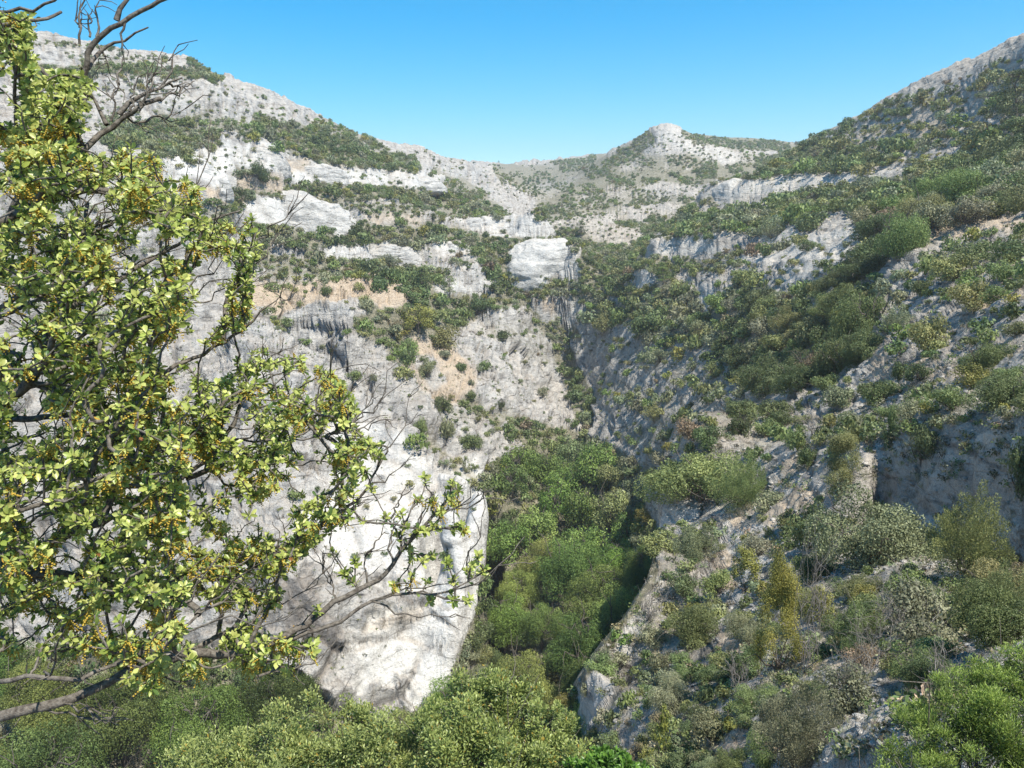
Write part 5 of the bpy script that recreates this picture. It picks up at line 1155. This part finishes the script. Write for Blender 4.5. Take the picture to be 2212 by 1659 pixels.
OAKP = [
 (1.0,[(-60,-30),(60,-10),(72,90),(80,200),(60,300),(-60,300)]),
 (1.0,[(-60,180),(60,200),(110,158),(200,160),(238,205),(225,262),(300,330),(352,335),(385,372),(430,402),(470,432),(590,446),(560,520),(540,600),(545,690),(500,715),(430,760),(430,830),(300,880),(-60,900)]),
 (1.0,[(430,830),(480,800),(555,748),(600,772),(660,772),(722,805),(772,862),(770,930),(828,960),(820,1010),(780,1100),(700,1155),(625,1230),(590,1330),(430,1300),(200,1330),(-60,1340),(-60,880),(300,870)]),
 (1.0,[(250,1330),(380,1320),(420,1400),(480,1340),(570,1355),(690,1392),(665,1440),(560,1470),(470,1425),(360,1500),(290,1480),(215,1420)]),
 (.5,[(-60,1330),(200,1330),(240,1400),(150,1420),(-60,1400)]),
]
CL = [(730,40),(860,60),(680,140),(850,150),(890,110),(500,250),(580,240),(610,310),(560,350),(720,330),(640,420),(850,510),(330,500),(210,450),(250,560),(300,620),(120,760),(990,520),(1040,560),(870,600),(650,580),(720,620),(760,720),(900,700),(960,700),(540,630),(940,330),(930,280),(50,980),(100,940),(370,270),(430,90),(900,200),(880,80),(780,300),(870,330),(700,480),(760,470),(1010,480),(960,560),(760,150),(800,210),(690,330),(640,490)]
tips = []
for w_, L in OAKP:
    L = [tuple(q) for q in L]; xs = [q[0] for q in L]; ys = [q[1] for q in L]
    A_ = abs(sum(L[i][0]*L[(i+1) % len(L)][1]-L[(i+1) % len(L)][0]*L[i][1] for i in range(len(L))))/2
    want = int(A_/175*w_); got = 0; tries = 0
    while got < want and tries < want*12:
        tries += 1
        x = R5.uniform(min(xs), max(xs)); y = R5.uniform(min(ys), max(ys))
        if not inside_poly(x, y, L): continue
        v = vnoise(np.array([x/75.]), np.array([y/75.]), np.array([2.5]))[0]+.5*vnoise(np.array([x/30.]), np.array([y/30.]), np.array([8.5]))[0]
        if R5.uniform() > np.clip(.55+v*1.9, .02, 1): continue
        d = R5.uniform(1.75, 3.0) if x < 420 else R5.uniform(2.15, 3.0)
        if y < 300: d = R5.uniform(1.9, 2.7)
        tips.append(pd(x, y, d)); got += 1
for cx_, cy_ in CL:
    for q in range(2): tips.append(pd(640+cx_*.386+R5.uniform(-7, 7), 1019+cy_*.386+R5.uniform(-7, 7), R5.uniform(2.4, 2.62)))
tips = np.array(tips); print('tips', len(tips))
ND = np.zeros((60000, 3)); DD = np.zeros((60000, 3)); nn_ = len(nodes); ND[:nn_] = nodes; DD[:nn_] = ndir; DD[:nn_] /= np.linalg.norm(DD[:nn_], axis=1, keepdims=True)+1e-9
PR = -np.ones(60000, int); PR[:nn_] = npar; CNT = np.zeros(60000)
d0 = np.array([np.min(np.linalg.norm(ND[:nn_]-t, axis=1)) for t in tips]); order5 = np.argsort(d0)
twigs = []; tipdir = np.zeros((len(tips), 3))
for ti in order5:
    t = tips[ti]; v = t-ND[:nn_]; dist = np.linalg.norm(v, axis=1); vn = v/(dist[:, None]+1e-6)
    cost = dist*(1.0+.75*(1-(vn*DD[:nn_]).sum(1)))*(1+.35*np.clip(-vn[:, 2]+.1, 0, 1)); cost[dist < .03] = 9
    b = int(np.argmin(cost)); L_ = dist[b]; n = max(3, int(L_/.03)+2); s = np.linspace(0, 1, n)[:, None]
    up = np.array([.10, -.05, .35]); c1 = ND[b]+DD[b]*L_*.4; c2 = t-(v[b]/L_*.5+up*.7)*L_*.35
    P = (1-s)**3*ND[b]+3*(1-s)**2*s*c1+3*(1-s)*s*s*c2+s**3*t
    e = R5.normal(size=P.shape)*min(.006, L_*.03); e[0] = e[-1] = 0; P = P+e
    idx = [b]; par = b
    for k in range(1, n):
        ND[nn_] = P[k]; DD[nn_] = (P[k]-P[k-1])/(np.linalg.norm(P[k]-P[k-1])+1e-9); PR[nn_] = par; par = nn_; idx.append(nn_); nn_ += 1
    twigs.append(idx); tipdir[ti] = DD[nn_-1]; c = par
    while c >= 0: CNT[c] += 1; c = PR[c]
rad = np.zeros(nn_)
paths = list(limb_paths)
for idx in twigs:
    r = .0011+.0009*CNT[idx]**.52; r[0] = r[1]; paths.append((ND[idx], r))
# bare dead twigs against the sky and slope
for a, b in [((172,95,2.5),(170,-10,2.5)),((172,60,2.5),(185,-20,2.5)),((270,48,2.5),(262,150,2.5)),((262,150,2.5),(240,215,2.4)),((300,232,2.3),(330,150,2.3)),((320,198,2.35),(350,140,2.4)),((347,190,2.4),(383,100,2.4)),((262,247,2.3),(300,265,2.4)),((300,265,2.4),(400,235,2.5)),((366,181,2.4),(395,190,2.5)),((347,218,2.35),(420,175,2.5)),((215,100,2.6),(235,140,2.6)),((60,560,2.3),(130,400,2.3)),((208,80,2.5),(215,0,2.5)),((194,80,2.5),(200,20,2.5)),((280,240,2.3),(290,180,2.3)),((240,262,2.3),(250,190,2.3)),((560,880,2.7),(720,800,2.6)),((600,690,2.6),(640,610,2.6)),((540,700,2.6),(605,640,2.6)),((700,945,2.4),(765,905,2.4)),((790,1060,2.85),(865,1010,2.8)),((733,1305,2.45),(700,1240,2.5)),((700,1240,2.5),(695,1190,2.5)),((794,1262,2.5),(790,1200,2.5)),((790,1200,2.5),(830,1150,2.5)),((849,1217,2.5),(845,1120,2.5)),((845,1120,2.5),(870,1070,2.5)),((885,1170,2.5),(920,1080,2.5)),((560,1460,2.3),(690,1430,2.3)),((300,240,2.3),(322,205,2.3))]:
    A_, B_ = pd(*a), pd(*b); P = wobble(A_, B_, R5, 9, .05); paths.append((P, np.linspace(.0042, .0013, 9)))
    for q in range(4):
        st_ = P[R5.integers(2, 9)]; e_ = st_+(B_-A_)*R5.uniform(.15, .35)+R5.normal(size=3)*.03; paths.append((wobble(st_, e_, R5, 4, .08), np.linspace(.0020, .0010, 4)))
lk = [p_ for p_, r_ in limb_paths if len(p_) > 8]
for q in range(95):                                          # long thin grey twigs sweeping up to the right
    p_ = lk[R5.integers(0, len(lk))]; st_ = p_[R5.integers(len(p_)//3, len(p_))]; L_ = R5.uniform(.10, .34); an_ = R5.normal(.75, .4)
    if project(st_)[1] < 480: continue
    e_ = st_+np.array([math.cos(an_), R5.normal()*.35, math.sin(an_)])*L_; P = wobble(st_, e_, R5, 9, .05); paths.append((P, np.linspace(.0034, .0012, 9)))
    for k in range(3):
        s2 = P[R5.integers(3, 9)]; paths.append((wobble(s2, s2+(e_-st_)*R5.uniform(.2, .4)+R5.normal(size=3)*.03, R5, 4, .08), np.linspace(.0018, .0010, 4)))
oak = empty('holm_oak', (float(TR[0][0]), float(TR[0][1]), -3.3)); tag(oak, 'big holm oak leaning in from the left edge, yellow-green leaves, golden catkins', 'tree')
def under(o, root):
    o.parent = root; o.matrix_parent_inverse = Matrix.Translation(-root.location); return o
Vv, Ff = tubes(trunk_paths, 12); under(link('trunk', mesh_np('trunk', Vv, Ff, M_TWIG, True)), oak)
Vv, Ff = tubes(paths, 6); under(link('branches', mesh_np('branches', Vv, Ff, M_TWIG, True)), oak)
# leaves: a rosette of fresh ones at every tip, darker old ones further down the twig
PL, UL, NL, LL, WL, CLr = [], [], [], [], [], []
catP = []
def unit(v): return v/(np.linalg.norm(v)+1e-9)
tw = {int(i[-1]): i for i in twigs}
for ti, idx in zip(order5, twigs):
    t = tips[ti]; ax = unit(tipdir[ti]+np.array([.05, -.12, .75])); a1 = unit(np.cross(ax, R5.normal(size=3))); a2 = np.cross(ax, a1)
    fresh = R5.uniform() < .85; nl = R5.integers(7, 12); ph = R5.uniform(0, 6)
    for k in range(nl):
        a = ph+k*2.4; el = R5.uniform(.35, 1.15)-.06*k; rd_ = a1*math.cos(a)+a2*math.sin(a)
        u_ = unit(rd_*math.cos(el)+ax*math.sin(el)); L_ = R5.uniform(.013, .027)*(1 if k > 2 else .8)
        PL.append(t-ax*(.002*k)+rd_*.001); UL.append(u_); NL.append(unit(ax-u_*np.dot(ax, u_)+R5.normal(size=3)*.45)); LL.append(L_); WL.append(L_*R5.uniform(.46, .64))
        f = R5.uniform()
        c = np.array([.36, .44, .10])*(1-f)+np.array([.58, .60, .20])*f if fresh else np.array([.20, .28, .06])*(1-f)+np.array([.38, .44, .09])*f
        CLr.append(c*R5.uniform(.75, 1.15))
    P = ND[idx]; L_t = len(idx); m = min(8, 2+L_t//3)
    for k in range(m):
        q = idx[max(0, L_t-1-int(R5.uniform(.5, 6)))]; ax2 = DD[q]; s_ = unit(np.cross(ax2, R5.normal(size=3))); u_ = unit(s_+ax2*.6+np.array([0, 0, .15])); Lf = R5.uniform(.011, .025)
        PL.append(ND[q]+s_*.002); UL.append(u_); NL.append(unit(np.array([0, 0, 1.])+R5.normal(size=3)*.5)); LL.append(Lf); WL.append(Lf*R5.uniform(.42, .58))
        f = R5.uniform(); c = np.array([.07, .14, .04])*(1-f)+np.array([.26, .34, .08])*f
        if R5.uniform() < .012: c = np.array([.60, .36, .06])
        if R5.uniform() < .01: c = np.array([.30, .13, .05])
        CLr.append(c)
    qx_, qy_, _f = project(t); v = vnoise(np.array([qx_/60.]), np.array([qy_/60.]), np.array([31.]))[0]
    if fresh and R5.uniform() < np.clip(.16+v*1.3, .01, .9):
        for c in range(R5.integers(4, 8)):
            s0 = t-ax*R5.uniform(0, .014)+R5.normal(size=3)*.004; dr = unit(np.array([R5.normal()*.6, R5.normal()*.6, -.8])); catP.append((s0, dr, R5.uniform(.020, .040)))
Vv, Ff, Cc = leaves(*[np.array(a) for a in (PL, UL, NL, LL, WL)], np.concatenate([np.array(CLr), np.ones((len(CLr), 1))], 1))
print('oak leaves', len(PL), 'catkins', len(catP))
under(link('crown', mesh_np('crown', Vv, Ff, M_LEAF, True, dict(pcol=Cc))), oak)
VV, FF, CC, o = [], [], [], 0
oc = np.array([(1,0,0),(0,1,0),(-1,0,0),(0,-1,0),(0,0,1),(0,0,-1)]); of = np.array([(0,1,4,4),(1,2,4,4),(2,3,4,4),(3,0,4,4),(1,0,5,5),(2,1,5,5),(3,2,5,5),(0,3,5,5)])
cubeV = np.array(ico if 'ico' in globals() else [(-1,-1,-1),(1,-1,-1),(1,1,-1),(-1,1,-1),(-1,-1,1),(1,-1,1),(1,1,1),(-1,1,1)])*.58; cubeF = np.array([(0,3,2,1),(4,5,6,7),(0,1,5,4),(1,2,6,5),(2,3,7,6),(3,0,4,7)])
for s0, dr, L_ in catP:
    nb = int(L_/.0052); side = R5.normal(size=3)*.12
    c = np.array([.64, .47, .09])*R5.uniform(.75, 1.15)
    for k in range(nb):
        s = (k+.5)/nb; p = s0+dr*L_*s+side*L_*s*s+R5.normal(size=3)*.0006; rr_ = .0032*(1-.3*s)*R5.uniform(.8, 1.2)
        a = R5.uniform(0, 1.5); Rz = np.array([[math.cos(a), -math.sin(a), 0], [math.sin(a), math.cos(a), 0], [0, 0, 1]])
        VV.append(cubeV@Rz.T*rr_+p); FF.append(cubeF+o); o += 8; CC.append(np.tile(np.append(c*R5.uniform(.85, 1.15), 1), (8, 1)))
under(link('catkins', mesh_np('catkins', np.concatenate(VV), np.concatenate(FF), M_CAT, True, dict(pcol=np.concatenate(CC)))), oak)

# -- crowns right below the viewpoint, built from lobes
def lobed_crown(name, lobes, n, leaf, c_top, c_low, label, cat, seed, ground, trunk_xy=None, plume=False, yellow=0):
    R_ = np.random.default_rng(seed); C_ = np.array([l_[0] for l_ in lobes]); Rr = np.array([l_[1] for l_ in lobes])
    K = 26; sub, sr_ = [], []
    for c, r in zip(C_, Rr):                                   # every lobe breaks up into branch ends
        d = R_.normal(size=(K, 3)); d[:, 2] = np.abs(d[:, 2])*1.1-.3; d /= np.linalg.norm(d, axis=1, keepdims=True)
        sub.append(c+d*r*R_.uniform(.45, .98, K)[:, None]); sr_.append(r*R_.uniform(.14, .30, K))
    sub = np.concatenate(sub); sr_ = np.concatenate(sr_); w_ = sr_**2; k = R_.choice(len(sub), n, p=w_/w_.sum())
    d = R_.normal(size=(n, 3)); d[:, 2] += .35; d /= np.linalg.norm(d, axis=1, keepdims=True)
    P = sub[k]+d*(sr_[k]*R_.uniform(.35, 1.15, n))[:, None]
    u_ = d*.7+R_.normal(size=(n, 3))*.5+np.array([0, 0, .45 if not plume else .7]); nn2 = R_.normal(size=(n, 3))*.6+np.array([.15, -.1, 1.0])
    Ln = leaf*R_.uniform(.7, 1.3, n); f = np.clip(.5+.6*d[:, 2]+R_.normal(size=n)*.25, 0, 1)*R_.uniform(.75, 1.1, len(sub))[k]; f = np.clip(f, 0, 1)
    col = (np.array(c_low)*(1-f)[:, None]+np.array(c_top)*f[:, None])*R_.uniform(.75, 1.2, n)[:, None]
    if yellow: m = R_.uniform(size=n) < yellow; col[m] = np.array([.42, .30, .06])
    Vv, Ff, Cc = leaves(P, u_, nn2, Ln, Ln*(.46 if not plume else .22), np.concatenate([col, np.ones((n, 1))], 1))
    base = np.array([C_[:, 0].mean(), C_[:, 1].mean(), ground]) if trunk_xy is None else np.array([trunk_xy[0], trunk_xy[1], ground])
    root = empty(name, tuple(base)); tag(root, label, cat)
    under(link('crown', mesh_np('crown', Vv, Ff, M_LEAF, True, dict(pcol=Cc))), root)
    pt = []; fork = base+(C_.mean(0)-base)*.45; r0 = .05*Rr.mean()/.6
    pt.append((wobble(base-np.array([0, 0, .3]), fork, R_, 8, .03), np.linspace(r0*1.3, r0, 8)))
    for c, r in zip(C_, Rr):
        p = wobble(fork, c, R_, 8, .06); pt.append((p, np.linspace(r0*.7, r0*.3, 8)))
        for q in range(12):
            e = c+R_.normal(size=3)*r*.6; pt.append((wobble(p[R_.integers(3, 8)], e, R_, 6, .08), np.linspace(r0*.22, r0*.05, 6)))
    for i in R_.choice(len(sub), min(len(sub), 130), replace=False):
        j = int(np.argmin(np.linalg.norm(C_-sub[i], axis=1))); st_ = C_[j]+(sub[i]-C_[j])*.3; pt.append((wobble(st_, sub[i], R_, 4, .06), np.linspace(r0*.10, r0*.03, 4)))
    Vv, Ff = tubes(pt, 6); under(link('trunk', mesh_np('trunk', Vv, Ff, M_TWIG, True)), root)
    return root
def lob(x, y, d, hw): return (pd(x, y, d), hw*d/FD)
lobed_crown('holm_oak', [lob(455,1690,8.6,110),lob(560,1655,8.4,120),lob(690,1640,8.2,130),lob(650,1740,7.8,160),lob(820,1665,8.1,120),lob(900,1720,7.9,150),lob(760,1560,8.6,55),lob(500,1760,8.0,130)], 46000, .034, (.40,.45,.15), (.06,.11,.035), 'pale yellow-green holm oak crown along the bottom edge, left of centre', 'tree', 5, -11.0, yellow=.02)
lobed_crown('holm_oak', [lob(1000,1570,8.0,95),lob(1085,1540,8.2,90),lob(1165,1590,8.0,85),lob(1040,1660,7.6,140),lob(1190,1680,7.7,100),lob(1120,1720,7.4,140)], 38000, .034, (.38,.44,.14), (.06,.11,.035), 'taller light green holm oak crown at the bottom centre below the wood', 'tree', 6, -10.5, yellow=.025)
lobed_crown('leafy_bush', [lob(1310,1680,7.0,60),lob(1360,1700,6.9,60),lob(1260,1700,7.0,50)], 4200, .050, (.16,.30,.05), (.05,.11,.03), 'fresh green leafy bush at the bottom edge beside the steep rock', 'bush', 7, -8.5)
lobed_crown('juniper', [lob(2000,1600,4.6,90),lob(2070,1560,4.6,95),lob(2160,1500,4.7,95),lob(2230,1470,4.7,90),lob(2110,1660,4.4,130),lob(2220,1600,4.4,130),lob(2330,1560,4.5,160),lob(1960,1690,4.4,90),lob(2300,1700,4.2,160)], 70000, .020, (.36,.47,.11), (.018,.055,.02), 'bright green juniper with yellow tips filling the bottom right corner', 'bush', 8, -5.0, plume=True)  # low leaf colour darkened to paint deep shadow; bright tips are new growth
# ---------------------------------------------------------------- thin haze over the valley
zs = [float(Z.min()), float(Z.max())]; ext = 1700.0
hv = np.array([(sx*ext, sy*ext, z) for z in (zs[0]-1.5, max(zs[1]+25, 10)) for sx, sy in ((-1,-1),(1,-1),(1,1),(-1,1))])
hf = np.array([(0,3,2,1),(4,5,6,7),(0,1,5,4),(1,2,6,5),(2,3,7,6),(3,0,4,7)])
mh, n, l = mat_new('haze'); out = n.new('ShaderNodeOutputMaterial'); pv = n.new('ShaderNodeVolumePrincipled')
pv.inputs['Density'].default_value = 0.00040; pv.inputs['Color'].default_value = (.90, .94, 1.0, 1); pv.inputs['Anisotropy'].default_value = .3
l.new(pv.outputs[0], out.inputs['Volume'])
hz = link('haze', mesh_np('haze', hv, hf, mh)); tag(hz, 'thin pale haze filling the valley air', 'haze', kind='stuff')
